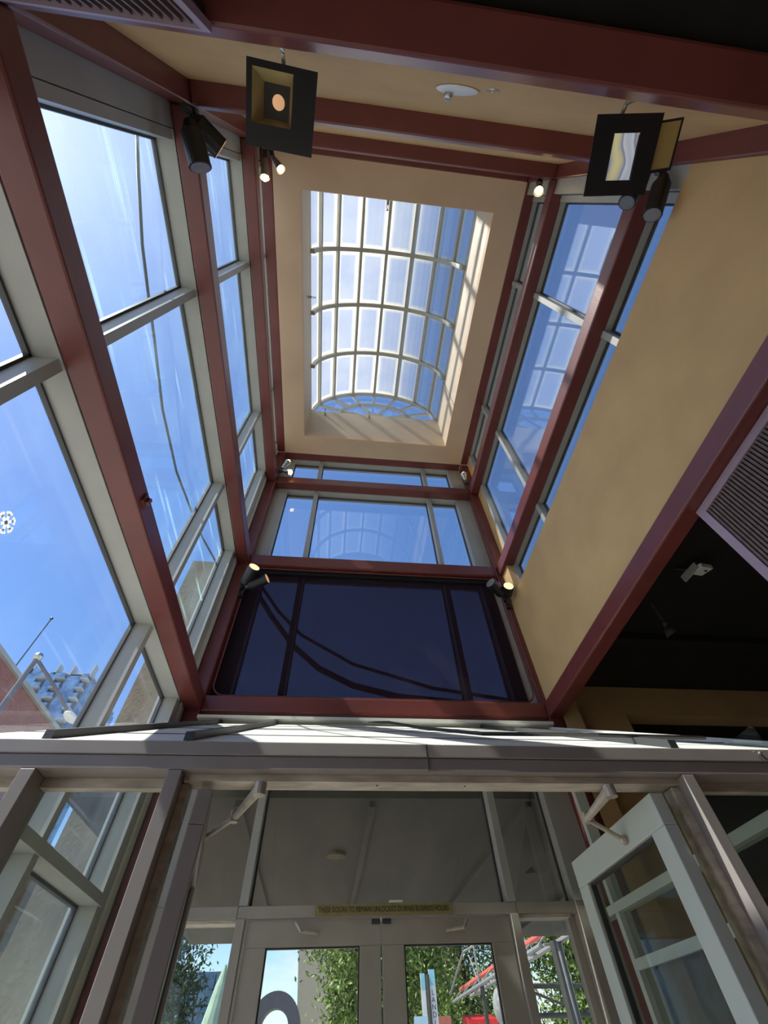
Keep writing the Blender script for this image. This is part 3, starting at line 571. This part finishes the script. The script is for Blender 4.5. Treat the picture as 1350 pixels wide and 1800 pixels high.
# gobo projectors hanging from the near beam ---------------------------
def plate_hole(ro, O, U, V, w0, h0, hx0, hx1, hy0, hy1, t, mat, name='front_plate'):
    n_ = U.cross(V).normalized(); mb = MB()
    def b(u0, u1, v0, v1):
        P = [O + U*u + V*v + n_*k for k in (0, t) for (u, v) in ((u0, v0), (u1, v0), (u1, v1), (u0, v1))]
        mb.add(P, [(0,3,2,1),(4,5,6,7),(0,1,5,4),(1,2,6,5),(2,3,7,6),(3,0,4,7)])
    b(0, hx0, 0, h0); b(hx1, w0, 0, h0); b(hx0, hx1, 0, hy0); b(hx0, hx1, hy1, h0)
    return build(name, mb, mat, ro)
# left one
O = Vector((-0.455, -0.367, 3.75)); U = Vector((0.999, 0.06, 0.0)).normalized(); V = Vector((-0.10, 0.995, 0.0)).normalized(); Nn = Vector((0, 0, 1))
pl = root('stage_projector', (-0.34, -0.24, 3.75), 'black square stage light with a square hood and round warm lens, hanging left', 'stage light')
plate_hole(pl, O, U, V, 0.25, 0.24, 0.02, 0.165, 0.02, 0.17, 0.003, 'black_metal')
def quad_ring(a, b, mat, name, par, t=0.002):
    for k in range(4):
        q = [a[k], a[(k+1) % 4], b[(k+1) % 4], b[k]]; c_ = (a[0]+a[2])/2; off = (q[0]+q[1]-2*c_).normalized()*t
        build(name, MB().add(q + [p_ + off for p_ in q], [(0,1,2,3),(7,6,5,4),(0,4,5,1),(1,5,6,2),(2,6,7,3),(3,7,4,0)]), mat, par)
Pt = lambda u, v, h: O + U*u + V*v + Nn*h
A_ = [Pt(0.02, 0.02, 0.003), Pt(0.165, 0.02, 0.003), Pt(0.165, 0.17, 0.003), Pt(0.02, 0.17, 0.003)]
B_ = [Pt(0.05, 0.045, 0.07), Pt(0.145, 0.045, 0.07), Pt(0.145, 0.145, 0.07), Pt(0.05, 0.145, 0.07)]
quad_ring(A_, B_, 'amber_inside', 'hood_flap', pl)
build('hood_back', MB().add(B_ + [p_ + Nn*0.004 for p_ in B_], [(0,3,2,1),(4,5,6,7),(0,1,5,4),(1,2,6,5),(2,3,7,6),(3,0,4,7)]), 'dark_metal', pl)
build('lens', MB().tube([Pt(0.105, 0.095, 0.069), Pt(0.105, 0.095, 0.066)], 0.023, 20), 'lens_dim', pl)
build('housing', MB().tube([Pt(0.10, 0.095, 0.075), Pt(0.10, 0.095, 0.12), Pt(0.10, 0.095, 0.22)], [0.06, 0.07, 0.05], 16), 'black_metal', pl)
build('hanger', MB().tube([(-0.335, -0.29, 3.84), (-0.335, -0.40, 3.80), (-0.335, -0.40, 3.482)], 0.008, 6), 'chrome', pl)
# right one
O2 = Vector((0.847, -0.350, 3.75)); U2 = Vector((0.99, -0.12, 0.0)).normalized(); V2 = Vector((0.16, 0.985, 0.0)).normalized()
pr = root('stage_projector', (0.97, -0.24, 3.75), 'black square stage light with iridescent glass and a side amber frame, hanging right', 'stage light')
plate_hole(pr, O2, U2, V2, 0.255, 0.25, 0.075, 0.18, 0.055, 0.20, 0.003, 'black_metal')
P2 = lambda u, v, h: O2 + U2*u + V2*v + Nn*h
g4 = [P2(0.085, 0.055, 0.01), P2(0.18, 0.055, 0.01), P2(0.18, 0.20, 0.01), P2(0.085, 0.20, 0.01)]
build('filter_glass', MB().add(g4 + [p_ + Nn*0.003 for p_ in g4], [(0,3,2,1),(4,5,6,7),(0,1,5,4),(1,2,6,5),(2,3,7,6),(3,0,4,7)]), 'dichroic', pr)
build('housing', MB().tube([P2(0.13, 0.13, 0.02), P2(0.13, 0.13, 0.06), P2(0.13, 0.13, 0.16)], [0.09, 0.085, 0.05], 16), 'black_metal', pr)
for k in range(4): build('shutter_tab', MB().box(0, 0.014, 0, 0.022, 0, 0.003), 'amber_inside', pr) if False else None
O3 = Vector((1.040, -0.345, 3.765)); U3 = Vector((0.99, -0.23, 0.0)).normalized(); V3 = Vector((0.16, 0.985, 0.0)).normalized()
plate_hole(pr, O3, U3, V3, 0.155, 0.16, 0.008, 0.147, 0.008, 0.15, 0.004, 'black_metal', 'gel_frame')
P3 = lambda u, v, h: O3 + U3*u + V3*v + Nn*h
g4 = [P3(0.008, 0.008, 0.001), P3(0.147, 0.008, 0.001), P3(0.147, 0.15, 0.001), P3(0.008, 0.15, 0.001)]
build('gel_sheet', MB().add(g4 + [p_ + Nn*0.001 for p_ in g4], [(0,3,2,1),(4,5,6,7),(0,1,5,4),(1,2,6,5),(2,3,7,6),(3,0,4,7)]), 'amber_gel', pr)
build('hanger', MB().tube([(0.965, -0.29, 3.84), (0.965, -0.40, 3.80), (0.965, -0.40, 3.482)], 0.008, 6), 'chrome', pr)

# oval detector and small ring on the back tan wall
sm = root('smoke_detector', (0.38, -0.462, 4.31), 'flat white oval detector plate on the tan wall above the near beam', 'detector')
mb = MB(); mb.M = Matrix.Translation((0.38, -0.452, 4.31)); mb.ball((0, 0, 0), 0.10, 24, 10, (1, 0.09, 1)); build('plate', mb, 'white_plastic', sm, smooth=True)
build('sensor_dome', MB().ball((0.345, -0.435, 4.335), 0.022, 12, 8), 'chrome', sm, smooth=True)
def torus(c, R, r, n_=20):
    return MB().tube([(c[0]+R*math.cos(2*math.pi*k/n_), c[1], c[2]+R*math.sin(2*math.pi*k/n_)) for k in range(n_+1)], r, 6)
build('wall_ring', torus((0.528, -0.455, 4.23), 0.028, 0.004), 'chrome', label='small pale ring on the tan wall right of the oval detector', cat='ring')

# ------------------------------------------------------------------ ribbed grille panels hanging under the near and right beams
def grille(horizontal, label):
    if horizontal:   # under the near beam on the left
        r = root('vent_grille', (-1.0, -0.40, 3.0), label, 'grille', 'ribbed grille panels under the red beams')
        x0, x1, z0, z1, y = XL+0.02, -0.46, 2.86, 3.348, -0.352
        build('frame', MB().frame(x0, x1, z0, z1, y, y+0.02, 0.022), 'lilac_frame', r)
        k = 0; x = x0+0.03
        while x < x1-0.03:
            build('slat', bx(x, x+0.007, y-0.01, y+0.012, z0+0.022, z1-0.022), 'louver_brown', r); x += 0.026
        build('backing', bx(x0+0.01, x1-0.01, y-0.03, y-0.012, z0+0.01, z1-0.01), 'black_metal', r)
    else:
        r = root('vent_grille', (1.85, 0.6, 2.9), label, 'grille', 'ribbed grille panels under the red beams')
        y0, y1, z0, z1, x = YB+0.03, 1.16, 2.55, 3.348, 1.84
        mb = MB(); t = 0.045
        mb.box(x, x+0.02, y0, y1, z1-t, z1); mb.box(x, x+0.02, y0, y1, z0, z0+t); mb.box(x, x+0.02, y0, y0+t, z0+t, z1-t); mb.box(x, x+0.02, y1-t, y1, z0+t, z1-t)
        build('frame', mb, 'lilac_frame', r)
        y = y0+t+0.004; k = 0
        proto = None
        while y < y1-t-0.01:
            if proto is None:
                proto = build('slat', bx(x+0.004, x+0.018, y, y+0.012, z0+t, z1-t), 'louver_brown', r); y00 = y
            else:
                c = proto.copy(); COL.objects.link(c); c.parent = r; c.location = (0, y-y00, 0)
            y += 0.0195; k += 1
        build('perforated_backing', bx(x+0.019, x+0.03, y0+0.01, y1-0.01, z0+0.01, z1-0.01), 'dark_metal', r)
grille(True, 'dark ribbed grille panel under the near beam in the top left corner')
grille(False, 'brown ribbed grille panel in a lilac frame under the right beam')

# emergency light and pendant in the dark hall
em = root('emergency_light', (2.41, 1.83, 3.60), 'white box emergency light hanging under the black ceiling', 'emergency light')
mb = MB(); mb.M = Matrix.Translation((2.425, 1.80, 3.61)) @ Matrix.Rotation(math.radians(8), 4, 'Z') @ Matrix.Rotation(math.radians(14), 4, 'X'); mb.box(-0.045, 0.045, -0.05, 0.05, -0.012, 0.02); build('housing', mb, 'white_plastic', em, bevel=0.004)
mb = MB(); mb.M = Matrix.Translation((2.372, 1.86, 3.63)) @ Matrix.Rotation(math.radians(8), 4, 'Z'); mb.box(-0.008, 0.006, -0.09, 0.05, -0.03, 0.02); build('side_plate', mb, 'concrete_light', em)
build('stem', MB().tube([(2.40, 1.83, 3.63), (2.36, 1.90, 3.72)], 0.008, 6), 'dark_metal', em)
build('lamp_socket', MB().tube([(2.44, 1.79, 3.599), (2.44, 1.79, 3.590)], 0.010, 8), 'dark_metal', em)
pd = root('pendant_lamp', (2.36, 2.27, 3.40), 'small dark domed lamp on a thin stem below the black ceiling', 'lamp')
build('stem', MB().tube([(2.36, 2.27, 3.72), (2.36, 2.27, 3.50)], 0.006, 6), 'chrome', pd)
build('shade', MB().tube([(2.36, 2.27, 3.51), (2.37, 2.275, 3.48), (2.385, 2.28, 3.455)], [0.02, 0.045, 0.06], 14), 'dark_metal', pd)
build('collar', MB().tube([(2.36, 2.27, 3.53), (2.36, 2.27, 3.505)], 0.018, 10), 'chrome', pd)
# snowflake sticker on the left glass
sn = MB()
for k in range(6):
    a = math.pi*k/3; d = Vector((0, math.cos(a), math.sin(a))); c = Vector((-1.294, 1.115, 2.905)); q = Vector((0, -d.z, d.y))
    def strip(p0, p1, wd):
        t_ = (p1-p0).normalized(); n_ = Vector((0, -t_.z, t_.y))*wd; X = Vector((0.0015, 0, 0))
        sn.add([p0-n_, p1-n_, p1+n_, p0+n_, p0-n_+X, p1-n_+X, p1+n_+X, p0+n_+X], [(0,3,2,1),(4,5,6,7),(0,1,5,4),(1,2,6,5),(2,3,7,6),(3,0,4,7)])
    strip(c, c+d*0.045, 0.006); strip(c+d*0.028, c+d*0.04+q*0.014, 0.004); strip(c+d*0.028, c+d*0.04-q*0.014, 0.004)
build('snowflake_sticker', sn, 'sticker_white', label='white snowflake sticker on the lower left pane', cat='sticker')

# made-up ceiling spots behind the camera, out of view, added to brighten the interior
for k, (x, y, z) in enumerate(((0.5, -3.0, 3.40), (0.5, -5.2, 3.40), (4.6, -3.0, 3.72), (4.6, -5.2, 3.72))):
    dlr = root('hall_fill_light', (x, y, z), 'added warm fill light, unseen behind the viewer, ' + ('near the tower, left', 'far back, left', 'near the tower, right', 'far back, right')[k], 'fill light', 'added hall fill lights')
    build('trim_ring', MB().tube([(x, y, z-0.001), (x, y, z-0.012)], 0.10, 20), 'white_plastic', dlr)
    build('lens', MB().tube([(x, y, z-0.0125), (x, y, z-0.014)], 0.08, 20), 'lens_on', dlr)
    ld = bpy.data.lights.new('hall_fill_spot', 'SPOT'); ld.energy = 25; ld.color = (1.0, 0.78, 0.55); ld.spot_size = math.radians(120); ld.spot_blend = 0.6; ld.shadow_soft_size = 0.08
    lo = bpy.data.objects.new('hall_fill_lamp', ld); COL.objects.link(lo); lo.parent = dlr; lo.location = (0, 0, -0.03)
# ------------------------------------------------------------------ outside
S('ground', bx(-150, 150, 3.7, 220, -0.15, -0.02), 'ground')
S('ground_side', bx(-150, -1.5, -150, 3.69, -0.15, -0.02), 'ground')
build('concrete_pier', MB().box(-2.48, -1.62, 5.0, 5.7, 0, 6.75), 'concrete', label='tall concrete pier outside beyond the left windows', cat='pier')
build('concrete_pier', MB().box(2.54, 3.4, 5.0, 5.7, 0, 6.0), 'concrete_light', label='pale concrete pier outside behind the right edge of the navy shade', cat='pier')
build('concrete_wall', MB().box(-4.6, -2.75, 5.2, 5.9, 0, 3.1), 'concrete', label='low weathered concrete wall outside left of the pier', cat='wall')
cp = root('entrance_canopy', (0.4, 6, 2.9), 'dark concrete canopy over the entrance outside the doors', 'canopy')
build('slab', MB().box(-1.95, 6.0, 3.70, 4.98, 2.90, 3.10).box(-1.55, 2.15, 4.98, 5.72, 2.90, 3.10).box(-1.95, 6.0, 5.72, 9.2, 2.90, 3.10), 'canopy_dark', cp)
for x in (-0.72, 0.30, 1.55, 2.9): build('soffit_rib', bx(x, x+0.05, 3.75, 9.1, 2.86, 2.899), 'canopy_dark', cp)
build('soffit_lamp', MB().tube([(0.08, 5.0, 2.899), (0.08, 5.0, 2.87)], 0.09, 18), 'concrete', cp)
# apartment tower far left
tw = root('apartment_tower', (-82, 124, 0), 'slender blue glass apartment tower with stacked balconies, far left', 'tower')
build('core', bx(-90.4, -73.2, 122, 144, 0, 76.0), 'tower_wall', tw)
for k, (x0, x1) in enumerate(((-90.8, -87.4), (-84.4, -82.2), (-79.2, -75.2))): build('glass_strip', bx(x0, x1, 120.6, 122, 0, 77.2-1.0*k), 'blue_glass', tw)
for f_ in range(17):
    z = 26 + f_*3.0
    for (x0, x1) in ((-87.2, -84.6), (-82.0, -79.4), (-75.0, -73.0)):
        b_ = build('balcony', bx(x0, x1, 119.8, 122, z, z+0.4), 'tower_slab', tw); build('railing', bx(x0, x1, 119.7, 119.8, z+0.4, z+1.5), 'blue_glass', b_)
build('side_glass', bx(-73.2, -72.6, 122, 144, 0, 75), 'blue_glass', tw)
for x, h in ((-90.2, 1.0), (-83.6, 1.6), (-79.3, 1.3), (-73.6, 1.7)): build('roof_fin', bx(x, x+0.5, 120.6, 123, 75.6, 77.2+h*1.2), 'tower_slab', tw)
build('roof_slab', bx(-90.6, -73.0, 121, 144, 76.001, 76.5), 'tower_slab', tw)
build('roof_mast', MB().tube([(-47.4, 60, 0), (-47.4, 60, 48.3)], 0.09, 6).ball((-47.4, 60, 48.3), 0.25), 'dark_metal', label='thin tall antenna mast rising left of the far tower', cat='mast')
br = root('brick_building', (-24, 24, 0), 'red brick building with a pale roof edge outside the lower left window', 'building')
build('brick_wall', bx(-29, -19.2, 17, 34, 0, 16.6), 'far_brick', br)
build('cornice', bx(-29.2, -19.0, 16.9, 34.1, 16.6, 16.85), 'concrete_light', br)
for k in range(5):
    for z in (11.6, 8.0): build('window', bx(-19.2, -19.12, 19+k*3, 20.2+k*3, z, z+1.8), 'blue_glass', br)
bp = root('roof_penthouse', (-28, 27, 16.85), 'small brick stair penthouse standing on the brick building roof', 'building')
build('brick_box', bx(-30.5, -27.2, 27, 31, 16.86, 20.6), 'far_brick', bp); build('cap', bx(-30.7, -27.0, 26.8, 31.2, 20.6, 20.8), 'concrete_light', bp)
# street lamp
lp = root('street_lamp', (-9.05, 12, 0), 'grey street lamp post with one drooping arm outside the left window', 'street lamp')
build('pole', MB().tube([(-9.08, 12, 0), (-9.05, 12, 9.45)], [0.10, 0.07], 10), 'lamp_post', lp)
build('arm', MB().tube([(-9.05, 12.0, 9.45), (-8.98, 13.4, 9.38), (-8.9, 14.5, 9.25)], 0.05, 8), 'lamp_post', lp)
build('lamp_head', MB().ball((-8.88, 14.9, 9.18), 0.38, 12, 8, (0.5, 1, 0.3)), 'white_plastic', lp); build('cap', MB().ball((-9.05, 12, 9.52), 0.13, 10, 6), 'chrome', lp)
# trees
def leaves(mb_pts, size, seed):
    rg = np.random.RandomState(seed); P = np.array(mb_pts); n_ = len(P)
    a = rg.normal(size=(n_, 3)); a /= np.linalg.norm(a, axis=1)[:, None]; b = rg.normal(size=(n_, 3)); b -= a*(a*b).sum(1)[:, None]; b /= np.linalg.norm(b, axis=1)[:, None]
    s_ = size*rg.uniform(0.6, 1.3, (n_, 1)); a *= s_; b *= s_*0.38
    return np.stack([P-a, P+b, P+a, P-b], 1).reshape(-1, 3)
def tree(x, y, h, r, zlow, label, mat, nleaf, seed, size):
    ro = root('tree', (x, y, 0), label, 'tree', 'trees outside beyond the doors')
    rg = np.random.RandomState(seed)
    build('trunk', MB().tube([(x, y, 0), (x+0.15, y, h*0.3), (x-0.1, y+0.1, h*0.7)], [0.22, 0.16, 0.07], 8), 'bark', ro)
    mb = MB()
    for k in range(7):
        a = rg.uniform(0, 6.28); z0 = rg.uniform(h*.3, h*.55); mb.tube([(x, y, z0), (x+math.cos(a)*r*.4, y+math.sin(a)*r*.4, z0+h*.15), (x+math.cos(a)*r*.8, y+math.sin(a)*r*.8, z0+h*.22)], [0.06, 0.04, 0.015], 5)
    build('branches', mb, 'bark', ro)
    C = []
    for k in range(70):
        th = rg.uniform(0, 6.28); q = rg.uniform(0, 1)**.5; zz = rg.uniform(zlow, h); rad = r*math.sqrt(max(0.08, 1-((zz-(zlow+h)/2)/((h-zlow)/2))**2))*q; C.append((x+math.cos(th)*rad, y+math.sin(th)*rad, zz))
    C = np.array(C); idx = rg.randint(0, len(C), nleaf); P = C[idx] + rg.normal(size=(nleaf, 3))*np.array([r*.2, r*.2, (h-zlow)*.09])
    V_ = leaves(P, size, seed) - np.array([x, y, 0]); me = bpy.data.meshes.new('foliage')
    me.vertices.add(len(V_)); me.vertices.foreach_set('co', V_.ravel().astype(np.float32)); me.loops.add(len(V_)); me.loops.foreach_set('vertex_index', np.arange(len(V_), dtype=np.int32))
    me.polygons.add(nleaf); me.polygons.foreach_set('loop_start', np.arange(0, len(V_), 4, dtype=np.int32)); me.update(); me.validate(); me.materials.append(MATS[mat])
    o = link('foliage', me, ro); o['kind'] = 'stuff'
tree(2.7, 30, 9.5, 2.9, 1.5, 'bright green tree behind the left outer door glass', 'leaf_light', 42000, 3, 0.12)
tree(9.8, 42, 13.0, 3.5, 1.2, 'green tree behind the banners and the right outer door glass', 'leaf_light', 42000, 4, 0.14)
tree(13.0, 30.5, 10.0, 3.4, 1.0, 'bright green tree behind the right sidelight', 'leaf_light', 42000, 6, 0.13)
tree(-8.6, 34, 7.6, 2.2, 1.0, 'dark tree behind the left sidelight', 'leaf_dark', 16000, 8, 0.13)
# arch sculpture
build('arch_sculpture', arc(39.6, 40.8, 0.85, 1.55, -5, 185, 24, -2.55, 3.55).box(-4.1, -3.4, 39.6, 40.8, 0, 3.5).box(-1.7, -1.0, 39.6, 40.8, 0, 3.5), 'sculpture_grey', label='dark grey arch structure against the clouds behind the left outer door', cat='arch')
sb = root('beige_building', (5, 53, 0), 'beige sided building with a slanted edge behind the trees', 'building')
build('siding_wall', MB().add([(-1.2, 52, 0), (12, 52, 0), (12, 52, 12), (-2.3, 52, 12), (-1.2, 62, 0), (12, 62, 0), (12, 62, 12), (-2.3, 62, 12)], [(0,3,2,1),(4,5,6,7),(0,1,5,4),(1,2,6,5),(2,3,7,6),(3,0,4,7)]), 'beige_siding', sb)
build('roof_edge', bx(-2.5, 12.2, 51.9, 62.2, 12, 12.3), 'concrete_light', sb)
# banners
def banner(x, y, z0, z1, wd, label, body, top=None, word=None, ang=0.0):
    ro = root('banner_flag', (x, y, z0), label, 'banner', 'banners standing outside the doors')
    build('cloth', bx(x-wd/2, x+wd/2, y, y+0.03, z0, z1), body, ro)
    if top: build('top_band', bx(x-wd/2, x+wd/2, y-0.004, y-0.001, z1-0.35, z1-0.001), top, ro)
    if word:
        c_ = bpy.data.curves.new('t', 'FONT'); c_.body = word; c_.size = 0.17; c_.align_x = 'CENTER'; c_.align_y = 'TOP'; c_.extrude = 0.001; c_.space_line = 0.9
        text_obj(c_, Matrix.Translation((x, y-0.006, z1-0.42)) @ Matrix.Rotation(math.pi/2, 4, 'X'), ro, 'banner_ink')
    return ro
banner(3.60, 20, 1.2, 3.72, 0.20, 'tall white banner with a cyan top and a column of dark letters', 'banner_white', 'banner_cyan', 'L\nA\nN\nD\nI\nN\nG')
banner(3.33, 20.2, 1.2, 3.66, 0.15, 'narrow white banner with a cyan top left of the dark pole', 'banner_white', 'banner_cyan')
build('banner_pole', MB().tube([(3.45, 19.95, 0), (3.45, 19.95, 3.6)], 0.055, 8), 'dark_metal', label='dark pole between the two tall white banners', cat='pole')
banner(3.10, 19.6, 1.4, 2.72, 0.42, 'pale blue square sign with dark letters left of the tall banners', 'banner_blue', None, 'S\nO')
banner(3.98, 20.4, 1.4, 2.75, 0.40, 'dull red square sign with dark marks right of the tall banners', 'banner_red', None, 'R\nA')
# red and grey truss
tr_ = root('truss_gantry', (6.0, 19, 0), 'red and grey steel truss gantry outside beyond the right outer door', 'truss')
def tb(n_, P, r_, m_): build(n_, MB().tube(P, r_, 7), m_, tr_)
tb('red_chord', [(5.95, 14.1, 3.86), (5.95, 20, 3.82), (5.95, 26.4, 3.78)], 0.07, 'truss_red')
tb('grey_chord', [(6.25, 14.0, 3.66), (6.25, 26.0, 3.56)], 0.06, 'truss_grey'); tb('grey_chord', [(5.70, 15.2, 3.58), (5.70, 27, 3.50)], 0.05, 'truss_grey')
tb('grey_chord', [(6.6, 15.0, 4.5), (5.7, 24.0, 4.6), (5.6, 27.0, 3.7)], 0.04, 'truss_grey')
for k in range(8):
    y = 15+k*1.5; tb('web_member', [(5.70, y, 3.56), (6.25, y+0.6, 3.64)], 0.03, 'truss_grey'); tb('web_member', [(5.95, y, 3.84), (5.70, y+0.8, 3.56)], 0.025, 'truss_grey')
for k in range(3): y = 17+k*3.2; tb('web_member', [(5.95, y, 3.84), (6.1, y+1.3, 4.52)], 0.03, 'truss_grey')
tb('column', [(5.9, 14.8, 0), (5.9, 14.8, 3.6)], 0.10, 'dark_metal'); tb('column', [(6.15, 15.1, 0), (6.15, 15.1, 3.62)], 0.09, 'dark_metal'); tb('column', [(5.9, 22.6, 0), (5.9, 22.6, 3.55)], 0.08, 'dark_metal')
tb('rust_strip', [(6.02, 14.82, 0), (5.96, 14.7, 3.4)], 0.03, 'truss_grey')
for z in (2.45, 2.95): tb('cross_brace', [(5.2, 16, z), (8.5, 16.5, z-0.02)], 0.05, 'dark_metal')
tb('cross_brace', [(5.3, 16, 2.9), (6.6, 16, 2.5)], 0.03, 'dark_metal'); tb('cross_brace', [(6.8, 16, 2.5), (8.2, 16, 2.9)], 0.03, 'dark_metal')
for y in (19.8, 22.5): tb('hanger', [(5.8, y, 3.6), (5.75, y, 5.6)], 0.04, 'truss_grey')
gl_ = root('globe_lamp', (5.05, 17.6, 0), 'clear oval globe lamp on a thin post outside the right door', 'lamp')
build('post', MB().tube([(5.05, 17.6, 0), (5.05, 17.6, 2.35)], 0.03, 8), 'dark_metal', gl_); build('globe', MB().ball((5.05, 17.6, 2.72), 0.36, 16, 12, (0.6, 0.6, 1)), 'smoked_globe', gl_, smooth=True); build('bulb', MB().ball((5.05, 17.6, 2.85), 0.06, 8, 6), 'white_plastic', gl_)
build('red_awning', MB().add([(6.3, 27.3, 2.75), (7.6, 27.3, 2.75), (7.6, 28.3, 2.95), (6.3, 28.3, 2.95), (6.3, 27.3, 3.02), (7.6, 27.3, 3.02), (7.6, 28.3, 3.2), (6.3, 28.3, 3.2)], [(0,3,2,1),(4,5,6,7),(0,1,5,4),(1,2,6,5),(2,3,7,6),(3,0,4,7)]), 'awning_red', label='bright red awning at the bottom edge behind the right outer door', cat='awning')
build('white_rail', bx(6.6, 10.5, 18, 18.1, 2.15, 2.32), 'clutter_white', label='white rail at the bottom behind the right sidelight', cat='rail')
# office block, tent, clutter left
ob = root('office_block', (-8, 47, 0), 'blue glass office block seen through the left sidelight', 'building')
build('core', bx(-12.5, -6.3, 45.2, 52, 0, 6.6), 'tower_wall', ob)
for k in range(6):
    for j in range(4): build('glass_panel', bx(-12.4+k*1.02, -11.45+k*1.02, 45.05, 45.2, 0.4+j*1.55, 1.85+j*1.55), 'blue_glass', ob)
tn = root('market_umbrella', (-3.2, 20, 0), 'folded pale green market umbrella outside the left sidelight', 'umbrella')
build('canopy_folded', MB().tube([(-3.2, 20, 1.7), (-3.15, 20, 2.6), (-3.05, 20, 3.5), (-3.02, 20, 3.95)], [0.35, 0.30, 0.17, 0.04], 12), 'tent_green', tn); build('pole', MB().tube([(-3.2, 20, 0), (-3.2, 20, 1.72)], 0.04, 8), 'white_plastic', tn)
fs_ = root('food_stall', (-3.6, 15, 0), 'grey stall roof with white posts outside the left sidelight', 'stall')
build('roof', bx(-4.6, -2.6, 14.5, 16, 2.28, 2.38), 'truss_grey', fs_)
for x in (-4.4, -3.6, -2.8): build('post', bx(x, x+0.08, 14.6, 14.7, 0, 2.28), 'clutter_white', fs_)
for x in (-4.1, -3.3): build('shelf_box', bx(x, x+0.35, 15.0, 15.4, 1.9, 2.15), 'clutter_white', fs_)
bpy.context.view_layer.update()
